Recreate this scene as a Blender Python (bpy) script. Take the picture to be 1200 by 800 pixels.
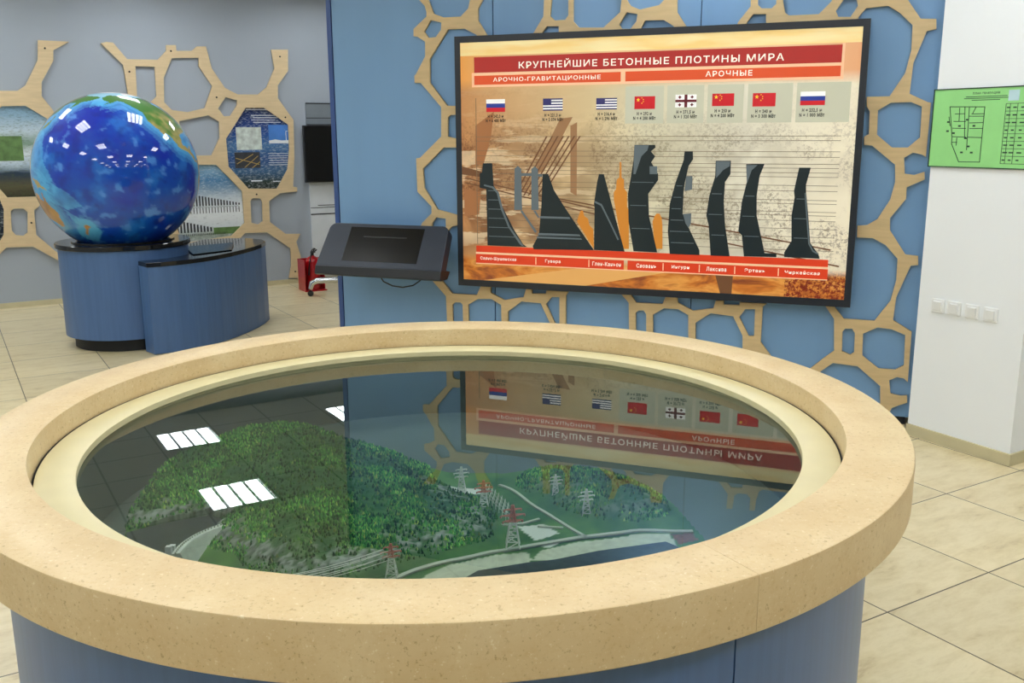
import bpy, bmesh, math, random
import numpy as np
from mathutils import Matrix, Vector, noise as mnoise
random.seed(7); rng = np.random.default_rng(7)
for o in list(bpy.data.objects): bpy.data.objects.remove(o)
SC = bpy.context.scene; COL = SC.collection

# ------------------------------------------------------------------ camera, world, exposure
CAMH = 1.6445
cd = bpy.data.cameras.new('camera'); cam = bpy.data.objects.new('camera', cd); COL.objects.link(cam)
cd.sensor_width = 36.0; cd.lens = 33.345; cd.clip_start = .02; cd.clip_end = 100
_R = [[.999988,-.001039,-.004707],[-.00482,-.215456,-.976502],[.0,.976513,-.215459]]
cam.matrix_world = Matrix(((_R[0][0], -_R[1][0], -_R[2][0], 0), (_R[0][1], -_R[1][1], -_R[2][1], 0), (_R[0][2], -_R[1][2], -_R[2][2], CAMH), (0, 0, 0, 1)))
SC.camera = cam
SC.view_settings.view_transform = 'Standard'; SC.view_settings.look = 'None'
SC.view_settings.exposure = 0.84; SC.view_settings.gamma = 1.0; SC.view_settings.use_curve_mapping = False
W = bpy.data.worlds.new('world'); SC.world = W; W.use_nodes = True
W.node_tree.nodes['Background'].inputs[0].default_value = (.8, .88, 1, 1); W.node_tree.nodes['Background'].inputs[1].default_value = .3
LIGHT = 10.5                                   # radiance of the ceiling tubes

# ------------------------------------------------------------------ frames
ROOM = math.radians(31)                       # the tile grid, the back wall and the ceiling follow this
BLUE = -0.37035; BLUE_D = 5.6446              # yaw and distance of the blue partition
WP1 = Vector((2.19, 5.03, 0)); WYAW = math.atan2(-.522, .296)
TC = Vector((-.1657, 2.333, 0))               # centre of the round table
CEIL = 3.1
def room(x, y, z=0): return Vector((x*math.cos(ROOM)-y*math.sin(ROOM), x*math.sin(ROOM)+y*math.cos(ROOM), z))
def blue(u, y, z): return Vector((u*math.cos(BLUE)-(BLUE_D+y)*math.sin(BLUE), u*math.sin(BLUE)+(BLUE_D+y)*math.cos(BLUE), z))
def white(u, y, z): return WP1 + Vector((u*math.cos(WYAW)-y*math.sin(WYAW), u*math.sin(WYAW)+y*math.cos(WYAW), z))

# ------------------------------------------------------------------ materials
def srgb(c):
    if isinstance(c, str): c = tuple(int(c[i:i+2], 16)/255 for i in (0, 2, 4))
    return tuple(v/12.92 if v <= .04045 else ((v+.055)/1.055)**2.4 for v in c) + (1,)
class NT:
    def __init__(s, name):
        s.m = bpy.data.materials.new(name); s.m.use_nodes = True; s.t = s.m.node_tree; s.b = s.t.nodes['Principled BSDF']; s.out = s.t.nodes['Material Output']
    def n(s, typ, **kw):
        nd = s.t.nodes.new(typ)
        for k, v in kw.items():
            if k.startswith('i_'):
                k = k[2:]; nd.inputs[int(k) if k.isdigit() else k.replace('_', ' ')].default_value = v
            else: setattr(nd, k, v)
        return nd
    def l(s, a, b): s.t.links.new(a, b)
    def math(s, op, a, b=None, c=None):
        nd = s.n('ShaderNodeMath', operation=op)
        for i, v in enumerate((a, b, c)):
            if v is None: continue
            if isinstance(v, (int, float)): nd.inputs[i].default_value = v
            else: s.l(v, nd.inputs[i])
        return nd.outputs[0]
    def mix(s, f, a, b, blend='MIX'):
        nd = s.n('ShaderNodeMix', data_type='RGBA', blend_type=blend)
        for i, v in ((0, f), (6, a), (7, b)):
            if isinstance(v, (int, float)): nd.inputs[i].default_value = v
            elif isinstance(v, tuple): nd.inputs[i].default_value = v
            else: s.l(v, nd.inputs[i])
        return nd.outputs[2]
    def coord(s, scale=(1, 1, 1), rot=(0, 0, 0), loc=(0, 0, 0)):
        tc = s.n('ShaderNodeTexCoord'); mp = s.n('ShaderNodeMapping')
        mp.inputs['Scale'].default_value = scale; mp.inputs['Rotation'].default_value = rot; mp.inputs['Location'].default_value = loc
        s.l(tc.outputs['Object'], mp.inputs[0]); return mp.outputs[0]
    def noise(s, vec, scale=5, detail=3, rough=.5, dist=0):
        nd = s.n('ShaderNodeTexNoise'); nd.inputs['Scale'].default_value = scale; nd.inputs['Detail'].default_value = detail
        nd.inputs['Roughness'].default_value = rough; nd.inputs['Distortion'].default_value = dist
        s.l(vec, nd.inputs['Vector']); return nd.outputs[0]
    def ramp(s, f, stops):
        nd = s.n('ShaderNodeValToRGB'); e = nd.color_ramp.elements
        while len(e) < len(stops): e.new(.5)
        for k, (p, c) in enumerate(stops): e[k].position = p; e[k].color = c
        s.l(f, nd.inputs[0]); return nd.outputs[0]
    def bump(s, h, strength=.2, dist=.01):
        nd = s.n('ShaderNodeBump'); nd.inputs['Strength'].default_value = strength; nd.inputs['Distance'].default_value = dist
        s.l(h, nd.inputs['Height']); s.l(nd.outputs[0], s.b.inputs['Normal'])
    def done(s, color=None, rough=.5, metal=0, spec=.5, coat=0, emit=None, es=0):
        if color is not None:
            if isinstance(color, tuple): s.b.inputs['Base Color'].default_value = color
            else: s.l(color, s.b.inputs['Base Color'])
        s.b.inputs['Roughness'].default_value = rough; s.b.inputs['Metallic'].default_value = metal
        s.b.inputs['Specular IOR Level'].default_value = spec; s.b.inputs['Coat Weight'].default_value = coat; s.b.inputs['Coat Roughness'].default_value = .008
        if es:
            if isinstance(emit, tuple): s.b.inputs['Emission Color'].default_value = emit
            else: s.l(emit, s.b.inputs['Emission Color'])
            s.b.inputs['Emission Strength'].default_value = es
        return s.m
def plain(name, c, rough=.5, metal=0, spec=.5, coat=0, var=.06, scale=8, stretch=(1, 1, 1)):
    m = NT(name); c = srgb(c); v = m.coord(stretch); f = m.noise(v, scale, 4)
    lo = tuple(max(0, x*(1-var)) for x in c[:3])+(1,); hi = tuple(min(1, x*(1+var)) for x in c[:3])+(1,)
    return m.done(m.ramp(f, [(.3, lo), (.7, hi)]), rough, metal, spec, coat)
SCREEN_GLOW = .15
def ink(name, c, es=SCREEN_GLOW):
    m = NT(name); c = srgb(c); return m.done(c, .35, 0, .4, 0, c, es)

M = {}
M['blue'] = plain('blue_laminate', '749cc6', .42, var=.04, scale=3, stretch=(1, 1, .12))
M['blue_table'] = plain('blue_laminate_table', '4b6fa4', .34, var=.07, scale=9, stretch=(6, 6, .25))
M['blue_edge'] = plain('blue_edge', '33518c', .4, var=.05)
M['well'] = plain('grey_well', '5a6a67', .8, var=.05)
M['blue_drum'] = plain('blue_laminate_drum', '4a6b9c', .36, var=.08, scale=7, stretch=(5, 5, .3))
M['dark'] = plain('dark_gap', '15181e', .6)
M['plywood'] = plain('pale_plywood', 'cfb588', .5, var=.07, scale=6, stretch=(1, 1, 8))
M['plywood_pale'] = plain('light_plywood', 'dcc49b', .5, var=.06, scale=6, stretch=(1, 1, 8))
M['grey_wall'] = plain('grey_plaster', 'a6afba', .8, var=.03, scale=1.5)
M['white_wall'] = plain('white_plaster', 'f1f5f8', .75, var=.02, scale=1.2)
M['black'] = plain('black_plastic', '121318', .35)
M['bezel'] = plain('tv_bezel', '20252e', .38, var=.03)
M['kiosk'] = plain('kiosk_shell', '1e2838', .4, var=.05)
M['kiosk_dark'] = plain('kiosk_lip', '191c22', .4, var=.05)
M['glass_black'] = plain('black_screen_glass', '0d0d0e', .12, spec=.5, var=.02)
M['glass_matte'] = plain('matte_screen_glass', '0c0b09', .25, spec=.25, var=.04)
M['white_plastic'] = plain('white_plastic', 'eef0f0', .35, var=.01)
M['chrome'] = plain('chrome', 'cfd2d6', .18, metal=1, var=.02)
M['red'] = plain('red_enamel', 'b3101c', .3, coat=.3, var=.05)
M['black_top'] = plain('black_laminate', '16181d', .09, var=.1)
M['base_strip'] = plain('beige_baseboard', 'c9c09c', .5, var=.05)
M['front_wall'] = plain('slate_plaster', '6c7580', .8, var=.03)
M['outer_wall'] = plain('warm_white_plaster', 'd8dad8', .8, var=.02)

def floor_material():
    m = NT('marble_tile'); tc = m.n('ShaderNodeTexCoord'); sp = m.n('ShaderNodeSeparateXYZ'); m.l(tc.outputs['Object'], sp.inputs[0])
    P = .585
    ax = m.math('DIVIDE', m.math('SUBTRACT', sp.outputs[0], 3.268), P); ay = m.math('DIVIDE', m.math('SUBTRACT', sp.outputs[1], 1.926), P)
    def line(a):
        f = m.math('FRACT', a); d = m.math('MINIMUM', f, m.math('SUBTRACT', 1.0, f)); return m.math('LESS_THAN', d, .0048)
    g = m.math('MAXIMUM', line(ax), line(ay))
    cb = m.n('ShaderNodeCombineXYZ'); m.l(m.math('FLOOR', ax), cb.inputs[0]); m.l(m.math('FLOOR', ay), cb.inputs[1])
    wn = m.n('ShaderNodeTexWhiteNoise'); m.l(cb.outputs[0], wn.inputs['Vector'])
    ad = m.n('ShaderNodeVectorMath', operation='MULTIPLY_ADD'); ad.inputs[1].default_value = (7, 7, 7)
    m.l(wn.outputs[1], ad.inputs[0]); mp = m.n('ShaderNodeMapping'); mp.inputs['Scale'].default_value = (1.6, 4.2, 1); m.l(tc.outputs['Object'], mp.inputs[0]); m.l(mp.outputs[0], ad.inputs[2])
    f = m.noise(ad.outputs[0], 3.2, 9, .72, .25)
    c = m.ramp(f, [(.25, srgb('b59f76')), (.42, srgb('d6c69c')), (.6, srgb('e2d4ae')), (.8, srgb('cdbb90'))])
    t = m.math('MULTIPLY_ADD', wn.outputs[0], .16, .90)
    tint = m.n('ShaderNodeCombineColor'); [m.l(t, tint.inputs[i]) for i in range(3)]
    c = m.mix(1.0, c, tint.outputs[0], 'MULTIPLY')
    c = m.mix(g, c, srgb('3f3728'))
    m.bump(m.math('SUBTRACT', 1.0, g), .3, .003)
    return m.done(c, .3, spec=.5)
M['floor'] = floor_material()
def ceiling_material():
    m = NT('ceiling_tile'); tc = m.n('ShaderNodeTexCoord'); sp = m.n('ShaderNodeSeparateXYZ'); m.l(tc.outputs['Object'], sp.inputs[0])
    def line(o, off, P):
        f = m.math('FRACT', m.math('DIVIDE', m.math('SUBTRACT', o, off), P)); d = m.math('MINIMUM', f, m.math('SUBTRACT', 1.0, f)); return m.math('LESS_THAN', d, .014)
    g = m.math('MAXIMUM', line(sp.outputs[0], 1.58, .5933), line(sp.outputs[1], 9.11, .5833))
    f = m.noise(tc.outputs['Object'], 60, 3)
    c = m.ramp(f, [(.3, srgb('e4e6e6')), (.7, srgb('eceded'))])
    c = m.mix(g, c, srgb('b2b5b6')); return m.done(c, .85)
M['ceiling'] = ceiling_material()
def rim_material():
    m = NT('speckled_stone'); v = m.coord()
    f = m.noise(v, 120, 3, .7); f2 = m.noise(v, 70, 4, .7); f3 = m.noise(v, 9, 3)
    c = m.ramp(f3, [(.3, srgb('d4b98a')), (.7, srgb('dec79b'))])
    c = m.mix(m.ramp(f2, [(.50, (0, 0, 0, 1)), (.70, (.35, .35, .35, 1))]), c, srgb('c9a66c'))
    c = m.mix(m.ramp(f, [(.60, (0, 0, 0, 1)), (.70, (.55, .55, .55, 1))]), c, srgb('98763f'))
    c = m.mix(m.ramp(f, [(.28, (.6, .6, .6, 1)), (.38, (0, 0, 0, 1))]), c, srgb('f2e6c6'))
    return m.done(c, .42, spec=.5)
M['rim'] = rim_material()
M['ring'] = plain('beige_ring', 'd8cda0', .35, var=.03, scale=12)
def glass_top():
    m = NT('glass_reflecting_face'); m.t.nodes.remove(m.b)
    fr = m.n('ShaderNodeFresnel'); fr.inputs[0].default_value = 1.52
    r2 = m.math('MINIMUM', m.math('MULTIPLY', fr.outputs[0], 1.12), 1.0)
    tr = m.n('ShaderNodeBsdfTransparent'); tr.inputs[0].default_value = (.95, .99, .97, 1)
    gl = m.n('ShaderNodeBsdfGlossy'); gl.inputs['Roughness'].default_value = 0.0; gl.inputs[0].default_value = (.90, .97, .95, 1)
    mx = m.n('ShaderNodeMixShader'); m.l(r2, mx.inputs[0]); m.l(tr.outputs[0], mx.inputs[1]); m.l(gl.outputs[0], mx.inputs[2]); m.l(mx.outputs[0], m.out.inputs[0]); return m.m
M['glass_top'] = glass_top()
def glass_clear():
    m = NT('glass_clear_face'); m.t.nodes.remove(m.b); tr = m.n('ShaderNodeBsdfTransparent'); tr.inputs[0].default_value = (.98, 1, .99, 1); m.l(tr.outputs[0], m.out.inputs[0]); return m.m
M['glass_clear'] = glass_clear()
def tube_mat():
    m = NT('lit_tube'); return m.done((.9, .9, .9, 1), .5, emit=(.93, .97, 1, 1), es=LIGHT)
M['tube'] = tube_mat()
M['louvre'] = plain('louvre_metal', 'a8acb0', .5)

# ------------------------------------------------------------------ mesh helpers
class MB:
    def __init__(s): s.v = []; s.f = []; s.m = []
    def add(s, vs, fs, m=0):
        k = len(s.v); s.v += [tuple(v) for v in vs]; s.f += [tuple(i+k for i in f) for f in fs]; s.m += [m]*len(fs); return s
    def box(s, x0, x1, y0, y1, z0, z1, m=0):
        return s.add([(x, y, z) for z in (z0, z1) for y in (y0, y1) for x in (x0, x1)], [(0, 2, 3, 1), (4, 5, 7, 6), (0, 1, 5, 4), (2, 6, 7, 3), (0, 4, 6, 2), (1, 3, 7, 5)], m)
    def prism(s, poly, z0, z1, m=0):
        n = len(poly); return s.add([(x, y, z0) for x, y in poly]+[(x, y, z1) for x, y in poly], [tuple(range(n))[::-1], tuple(range(n, 2*n))]+[(i, (i+1) % n, n+(i+1) % n, n+i) for i in range(n)], m)
    def plate(s, poly, y0, y1, m=0):          # polygon in x,z pushed along y
        n = len(poly); return s.add([(x, y0, z) for x, z in poly]+[(x, y1, z) for x, z in poly], [tuple(range(n)), tuple(range(n, 2*n))[::-1]]+[(i, n+i, n+(i+1) % n, (i+1) % n) for i in range(n)], m)
    def lathe(s, prof, seg=48, a0=0, a1=2*math.pi, m=0, closed=False, c=(0, 0, 0)):   # prof (r, z)
        full = abs(a1-a0-2*math.pi) < 1e-6; N = seg if full else seg+1; n = len(prof); vs = []
        for k in range(N):
            a = a0+(a1-a0)*k/seg; vs += [(c[0]+r*math.cos(a), c[1]+r*math.sin(a), c[2]+z) for r, z in prof]
        fs = []
        for k in range(seg):
            k2 = (k+1) % N
            for i in range(n if closed else n-1):
                j = (i+1) % n; fs.append((k*n+i, k2*n+i, k2*n+j, k*n+j))
        if closed and not full: fs += [tuple(range(n))[::-1], tuple(range((N-1)*n, N*n))]
        return s.add(vs, fs, m)
    def tube(s, pts, r, seg=8, m=0, caps=True):
        pts = [Vector(p) for p in pts]; R = r if isinstance(r, (list, tuple)) else [r]*len(pts); vs = []; up = None
        for k, p in enumerate(pts):
            t = (pts[min(k+1, len(pts)-1)]-pts[max(k-1, 0)]).normalized()
            if up is None: up = Vector((0, 0, 1)) if abs(t.z) < .9 else Vector((1, 0, 0))
            a = t.cross(up).normalized(); b = a.cross(t).normalized(); up = b
            vs += [p+(a*math.cos(2*math.pi*i/seg)+b*math.sin(2*math.pi*i/seg))*R[k] for i in range(seg)]
        fs = [(k*seg+i, k*seg+(i+1) % seg, (k+1)*seg+(i+1) % seg, (k+1)*seg+i) for k in range(len(pts)-1) for i in range(seg)]
        if caps: fs += [tuple(range(seg))[::-1], tuple(range((len(pts)-1)*seg, len(pts)*seg))]
        return s.add(vs, fs, m)
    def build(s, name, mats, parent=None, smooth=False, bevel=0, loc=None, rotz=None, clean=True):
        me = bpy.data.meshes.new(name); me.from_pydata(s.v, [], s.f)
        for mt in (mats if isinstance(mats, (list, tuple)) else [mats]): me.materials.append(mt)
        me.polygons.foreach_set('material_index', s.m)
        if clean:
            bm = bmesh.new(); bm.from_mesh(me); bmesh.ops.remove_doubles(bm, verts=bm.verts, dist=1e-6); bmesh.ops.recalc_face_normals(bm, faces=bm.faces)
            if bevel: bmesh.ops.bevel(bm, geom=[e for e in bm.edges if e.is_manifold and e.calc_face_angle(0) > .5], offset=bevel, segments=2, affect='EDGES', profile=.5)
            bm.to_mesh(me); bm.free()
        o = bpy.data.objects.new(name, me); COL.objects.link(o); o.parent = parent
        if smooth:
            me.polygons.foreach_set('use_smooth', [True]*len(me.polygons))
            me.set_sharp_from_angle(angle=math.radians(35)) if hasattr(me, 'set_sharp_from_angle') else None
        if loc is not None: o.location = loc
        if rotz is not None: o.rotation_euler = (0, 0, rotz)
        return o
def tag(o, label=None, cat=None, group=None, kind=None):
    for k, v in (('label', label), ('category', cat), ('group', group), ('kind', kind)):
        if v: o[k] = v
    return o
def thing(name, label, cat, loc=(0, 0, 0), rotz=0, group=None):
    o = bpy.data.objects.new(name, None); COL.objects.link(o); o.location = loc; o.rotation_euler = (0, 0, rotz); o.empty_display_size = .1
    return tag(o, label, cat, group)
def copy_tree(o, parent=None):
    c = o.copy(); COL.objects.link(c); c.parent = parent
    for ch in list(o.children): copy_tree(ch, c)
    return c
def bake_curve(cu, name):
    t = bpy.data.objects.new('tmp', cu); COL.objects.link(t); bpy.context.view_layer.update()
    me = bpy.data.meshes.new_from_object(t.evaluated_get(bpy.context.evaluated_depsgraph_get())); me.name = name
    bpy.data.objects.remove(t); bpy.data.curves.remove(cu); return me
def upright(me, y0):                           # curve plane x,y (extruded in z) -> standing plane x,z, its face at y = y0 - half
    me.transform(Matrix(((1, 0, 0, 0), (0, 0, -1, y0), (0, 1, 0, 0), (0, 0, 0, 1))))
def sheet(name, loops, ymid, thick, mat, parent=None, off=(0, 0)):       # outline with holes, in x,z
    cu = bpy.data.curves.new(name, 'CURVE'); cu.dimensions = '2D'; cu.fill_mode = 'BOTH'; cu.extrude = thick/2
    for lp in loops:
        sp = cu.splines.new('POLY'); sp.points.add(len(lp)-1); sp.use_cyclic_u = True
        for p, q in zip(sp.points, lp): p.co = (q[0]-off[0], q[1]-off[1], 0, 1)
    me = bake_curve(cu, name); upright(me, ymid); me.materials.clear(); me.materials.append(mat)
    bm = bmesh.new(); bm.from_mesh(me); bmesh.ops.remove_doubles(bm, verts=bm.verts, dist=1e-5); bmesh.ops.recalc_face_normals(bm, faces=bm.faces); bm.to_mesh(me); bm.free()
    o = bpy.data.objects.new(name, me); COL.objects.link(o); o.parent = parent; return o
def words(name, s, x0, x1, z0, z1, y, mat, parent, bold=.03, thick=.0004, fit=True, align='C', split=False):
    cu = bpy.data.curves.new(name, 'FONT'); cu.body = s; cu.size = 1; cu.offset = bold; cu.extrude = 0; cu.resolution_u = 2; cu.space_character = 1.18; cu.align_x = 'CENTER'
    me = bake_curve(cu, name); co = np.empty(len(me.vertices)*3); me.vertices.foreach_get('co', co); co = co.reshape(-1, 3)
    a, b = co.min(0), co.max(0); sz = (z1-z0)/(b[1]-a[1]); sx = (x1-x0)/(b[0]-a[0]) if fit else sz
    w = (b[0]-a[0])*sx; xs = x0 if align == 'L' else (x0+x1-w)/2
    n = co.copy(); n[:, 0] = (co[:, 0]-a[0])*sx+xs; n[:, 1] = y; n[:, 2] = (co[:, 1]-a[1])*sz+z0
    nw = s.count(' ') if split else 0
    if nw:                                     # one mesh per word
        fc = [tuple(p.vertices) for p in me.polygons]; iv = sorted((min(n[v, 0] for v in f), max(n[v, 0] for v in f)) for f in fc); gaps = []; end = iv[0][1]
        for a_, b_ in iv[1:]:
            if a_ > end: gaps.append((a_-end, (a_+end)/2))
            end = max(end, b_)
        cuts = sorted(g_[1] for g_ in sorted(gaps)[-nw:]); bpy.data.meshes.remove(me)
        for k in range(nw+1):
            lo = cuts[k-1] if k else -1e9; hi = cuts[k] if k < nw else 1e9
            mb = MB(); ids = {}; sel = [f for f in fc if lo < n[f[0], 0] < hi]
            for f in sel:
                for v in f: ids.setdefault(v, len(ids))
            mb.add([tuple(n[v]) for v in ids], [tuple(ids[v] for v in f) for f in sel]).build(name, mat, parent, clean=False)
        return
    me.vertices.foreach_set('co', n.ravel()); me.update(); me.materials.clear(); me.materials.append(mat)
    o = bpy.data.objects.new(name, me); COL.objects.link(o); o.parent = parent; return o

# ------------------------------------------------------------------ the room
X0, X1, Y0, Y1 = -3.6, 9.0, -4.2, 10.297
def rstruct(name, mb, mats): o = mb.build(name, mats, rotz=ROOM); tag(o, kind='structure'); return o
rstruct('floor', MB().box(X0-.2, X1+.2, Y0-.2, Y1+.2, -.1, 0), M['floor'])
rstruct('ceiling', MB().box(X0-.2, X1+.2, Y0-.2, Y1+.2, CEIL, CEIL+.1), M['ceiling'])
rstruct('wall_back', MB().box(X0-.2, X1+.2, Y1, Y1+.2, 0, CEIL), M['grey_wall'])
rstruct('wall_left', MB().box(X0-.2, X0, Y0, Y1, 0, CEIL), M['outer_wall'])
rstruct('wall_right', MB().box(X1, X1+.2, Y0, Y1, 0, CEIL), M['outer_wall'])
rstruct('wall_front', MB().box(X0-.2, X1+.2, Y0-.2, Y0, 0, CEIL), M['front_wall'])
rstruct('baseboard_back', MB().box(X0, X1, Y1-.014, Y1, 0, .05), M['base_strip'])
# white wall with its corner: a solid block of wall standing in the room
e1 = Vector((math.cos(ROOM), math.sin(ROOM), 0)); dW = Vector((math.cos(WYAW), math.sin(WYAW), 0))
pA = WP1.copy(); pB = WP1+dW*.600; pC = pB+e1*3.9; pD = pA+Vector((.45, .893, 0))*.19; pE = pD+Vector((.45, .893, 0))*.6+e1*3
wb = MB().prism([(p.x, p.y) for p in (pA, pB, pC, pE, pD)], 0, CEIL).build('wall_pier', M['white_wall']); tag(wb, kind='structure')
def strip(name, a, b, inward):
    n = Vector((-(b-a).y, (b-a).x, 0)).normalized()*inward; t = .012
    o = MB().prism([(p.x, p.y) for p in (a, b, b+n*t, a+n*t)], 0, .062).build(name, M['base_strip']); tag(o, kind='structure')
strip('baseboard_pier', pA, pB+dW*.012, -1); strip('baseboard_side', pB, pC, -1)
# blue partition: dark core, cladding panels with narrow gaps, recessed plinth
UL, UR, S1, S2 = -3.487, .232, -2.3075, -1.033
part = MB().box(UL+.012, UR-.02, .018, .17, .0, CEIL).build('wall_partition', M['dark'], loc=blue(0, 0, 0), rotz=BLUE); tag(part, kind='structure')
for a, b in ((UL+.042, S1-.0035), (S1+.0035, S2-.0025), (S2+.0025, UR)):
    MB().box(a, b, 0, .018, .048, CEIL).build('trim_panel', M['blue'], part, bevel=.0015)
MB().box(UL, UL+.034, .001, .018, .048, CEIL).build('trim_edge', M['blue_edge'], part, bevel=.002)

# ------------------------------------------------------------------ ceiling lights (the real light of the room)
def make_light():
    t = thing('ceiling_light', 'square recessed ceiling light with four bright tubes behind white louvres', 'ceiling light', group='ceiling lights in the tile grid')
    h = .275; fr = MB()
    for a in (-1, 1):
        fr.box(a*h-(.012 if a > 0 else 0), a*h+(.012 if a < 0 else 0), -h, h, -.014, 0); fr.box(-h+.012, h-.012, a*h-(.012 if a > 0 else 0), a*h+(.012 if a < 0 else 0), -.014, 0)
    fr.build('frame', M['white_plastic'], t)
    MB().box(-h+.012, h-.012, -h+.012, h-.012, -.003, 0).build('reflector', M['louvre'], t)
    for k in range(4):
        x = (k-1.5)*.131; MB().box(x-.049, x+.049, -h+.016, h-.016, -.009, -.0035).build('tube', M['tube'], t)
    return t
L0 = make_light(); first = True
for i in range(-3, 4):
    for j in range(-6, 2):
        x, y = 1.878+1.78*i, 9.385+1.75*j
        if (i, j) == (0, -2): continue
        if x < X0+.4 or x > X1-.4 or y < Y0+.4 or (x > 4.0 and y > 2.2): continue
        o = L0 if first else copy_tree(L0); first = False
        o.location = room(x, y, CEIL); o.rotation_euler = (0, 0, ROOM)

# ------------------------------------------------------------------ round display table
tab = thing('display_table', 'large round display table with blue base, speckled beige rim and glass top in foreground', 'table', TC)
for k in range(2):
    a = math.radians(-58)+k*math.pi
    MB().lathe([(1.025, .03), (1.025, .86), (1.005, .86), (1.005, .03)], 96, a+.002, a+math.pi-.002, closed=True).build('base_panel', M['blue_table'], tab, smooth=True)
MB().lathe([(.99, 0), (.99, .855), (.97, .855), (.97, 0)], 96, closed=True).build('base_core', M['dark'], tab, smooth=True)
bv = .004
RP = [(.966, .861), (1.101, .861), (1.105, .865), (1.105, .9605), (1.1038, .9633), (1.101, .9645), (.967, .9645), (.9642, .9633), (.963, .9605), (.963, .905), (.963, .865)]
for k in range(3):
    a = math.radians(-60)+k*2*math.pi/3
    MB().lathe(RP, 80, a+.0003, a+2*math.pi/3-.0003, closed=True).build('rim_segment', M['rim'], tab, smooth=True)
MB().lathe([(.9612, .868), (.9612, .9045), (.9595, .9045), (.9595, .868)], 128, closed=True).build('shadow_gap', M['dark'], tab)
MB().lathe([(.9575, .868), (.9575, .9035), (.956, .905), (.876, .905), (.873, .9035), (.873, .8878), (.905, .8878), (.905, .868)], 160, closed=True).build('inner_ring', M['ring'], tab, smooth=True)
g = MB().lathe([(0, .887), (.9, .887)], 128, m=0).lathe([(.9, .887), (.9, .879), (0, .879)], 128, m=1)
go = g.build('glass_top', [M['glass_top'], M['glass_clear']], tab, clean=True)
tag(go, 'clear glass pane reflecting the wall screen')
MB().lathe([(.885, .868), (.885, .6785), (0, .6785), (0, .665), (.93, .665), (.93, .868)], 96, closed=False).build('well', M['well'], tab, smooth=True)

# ------------------------------------------------------------------ relief landscape under the glass
land = thing('relief_model', 'green relief model of forested hills, dam and pylons under the table glass', 'landscape model', TC+Vector((0, 0, .679)))
ZO = .679
EDGE = [(-.7218,-.3178,.74),(-.7406,-.2374,.775),(-.7292,-.1929,.8),(-.7302,-.051,.815),(-.7026,.0437,.83),(-.5845,.1566,.852),(-.4549,.2059,.858),(-.2951,.1063,.845),(-.0227,.1241,.74),(.164,.1149,.74),(.3969,.1183,.74),(.5443,-.0581,.74),(.604,-.3145,.74),(.6024,-.4506,.74),(.333,-.6006,.74),(-.0365,-.6386,.74),(-.4443,-.5565,.74),(-.663,-.3945,.74)]
HA = [(-.7129,-.3244,.745),(-.6238,-.2896,.75),(-.5144,-.2465,.752),(-.7365,-.2374,.775),(-.7213,-.1484,.8),(-.6139,-.1233,.812),(-.7258,-.0573,.815),(-.6957,.03,.83),(-.5781,.1338,.852),(-.448,.1757,.86),(-.3614,.1193,.858),(-.2715,.0348,.845),(-.185,-.0292,.825),(-.1186,-.0436,.8),(-.0083,-.0755,.768),(.0807,-.1632,.762),(.1475,-.2297,.75),(-.3654,-.0968,.85),(-.4279,-.2674,.828),(-.2292,-.275,.83),(-.1248,-.3295,.8),(-.0271,-.3534,.775),(.0599,-.3848,.752),(.0134,-.3882,.774),(.0768,-.3293,.768),(.1212,-.333,.757),(-.1247,-.4766,.766),(-.0204,-.4357,.756),(-.2924,-.4427,.8),(-.4794,-.3005,.8),(-.3886,-.4299,.775),(-.4462,-.4288,.745),(-.2966,-.5129,.765),(-.1917,-.5045,.77),(-.1387,-.509,.745),(-.0522,-.4863,.745),(.0327,-.4065,.742),(.144,-.3089,.742),(-.0772,-.4181,.768),(.0841,-.2613,.768)]
HB = [(.1415,.0184,.745),(.2084,.0021,.765),(.2734,-.0334,.785),(.3751,-.1168,.8),(.4557,-.1495,.79),(.5149,-.176,.765),(.5503,-.2141,.75),(.5898,-.276,.742),(.2489,-.108,.75),(.3273,-.2026,.755),(.4076,-.2116,.78),(.4443,-.2464,.762),(.5036,-.2541,.75),(.3625,-.2681,.744),(.2647,-.2326,.742),(.3494,-.1766,.788)]
FL = [(.2398,-.3606,.74),(.4033,-.2594,.74),(.1635,-.3598,.74),(.0756,-.0226,.74),(.1845,-.1648,.74),(.2423,-.2914,.74),(.32,-.3065,.74),(.0893,-.4241,.74),(.5593,-.2807,.74),(.6049,-.3098,.74),(.0069,.0209,.74),(.1081,.0072,.74),(.2168,-.1158,.742)]
def inside(P, poly):
    poly = np.array([q[:2] for q in poly]); x, y = P[:, 0], P[:, 1]; r = np.zeros(len(P), bool); n = len(poly)
    for i in range(n):
        x1, y1 = poly[i]; x2, y2 = poly[(i+1) % n]
        c = ((y1 > y) != (y2 > y)); xi = (x2-x1)*(y-y1)/(y2-y1+1e-12)+x1; r ^= c & (x < xi)
    return r
ctrl = np.array(HA+HB+FL+EDGE)
def tps(d2): return d2*np.log(d2+1e-9)*.5
_d = ((ctrl[:, None, :2]-ctrl[None, :, :2])**2).sum(-1); _n = len(ctrl)
_A = np.zeros((_n+3, _n+3)); _A[:_n, :_n] = tps(_d)+np.eye(_n)*2e-3; _A[:_n, _n] = 1; _A[:_n, _n+1:] = ctrl[:, :2]; _A[_n:, :_n] = _A[:_n, _n:].T
_w = np.linalg.solve(_A, np.concatenate([ctrl[:, 2], [0, 0, 0]]))
def fbm(P, s, o=0):
    return np.array([mnoise.fractal(Vector((x*s+o, y*s, o)), 1.0, 2.0, 4) for x, y in P[:, :2]])
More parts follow.
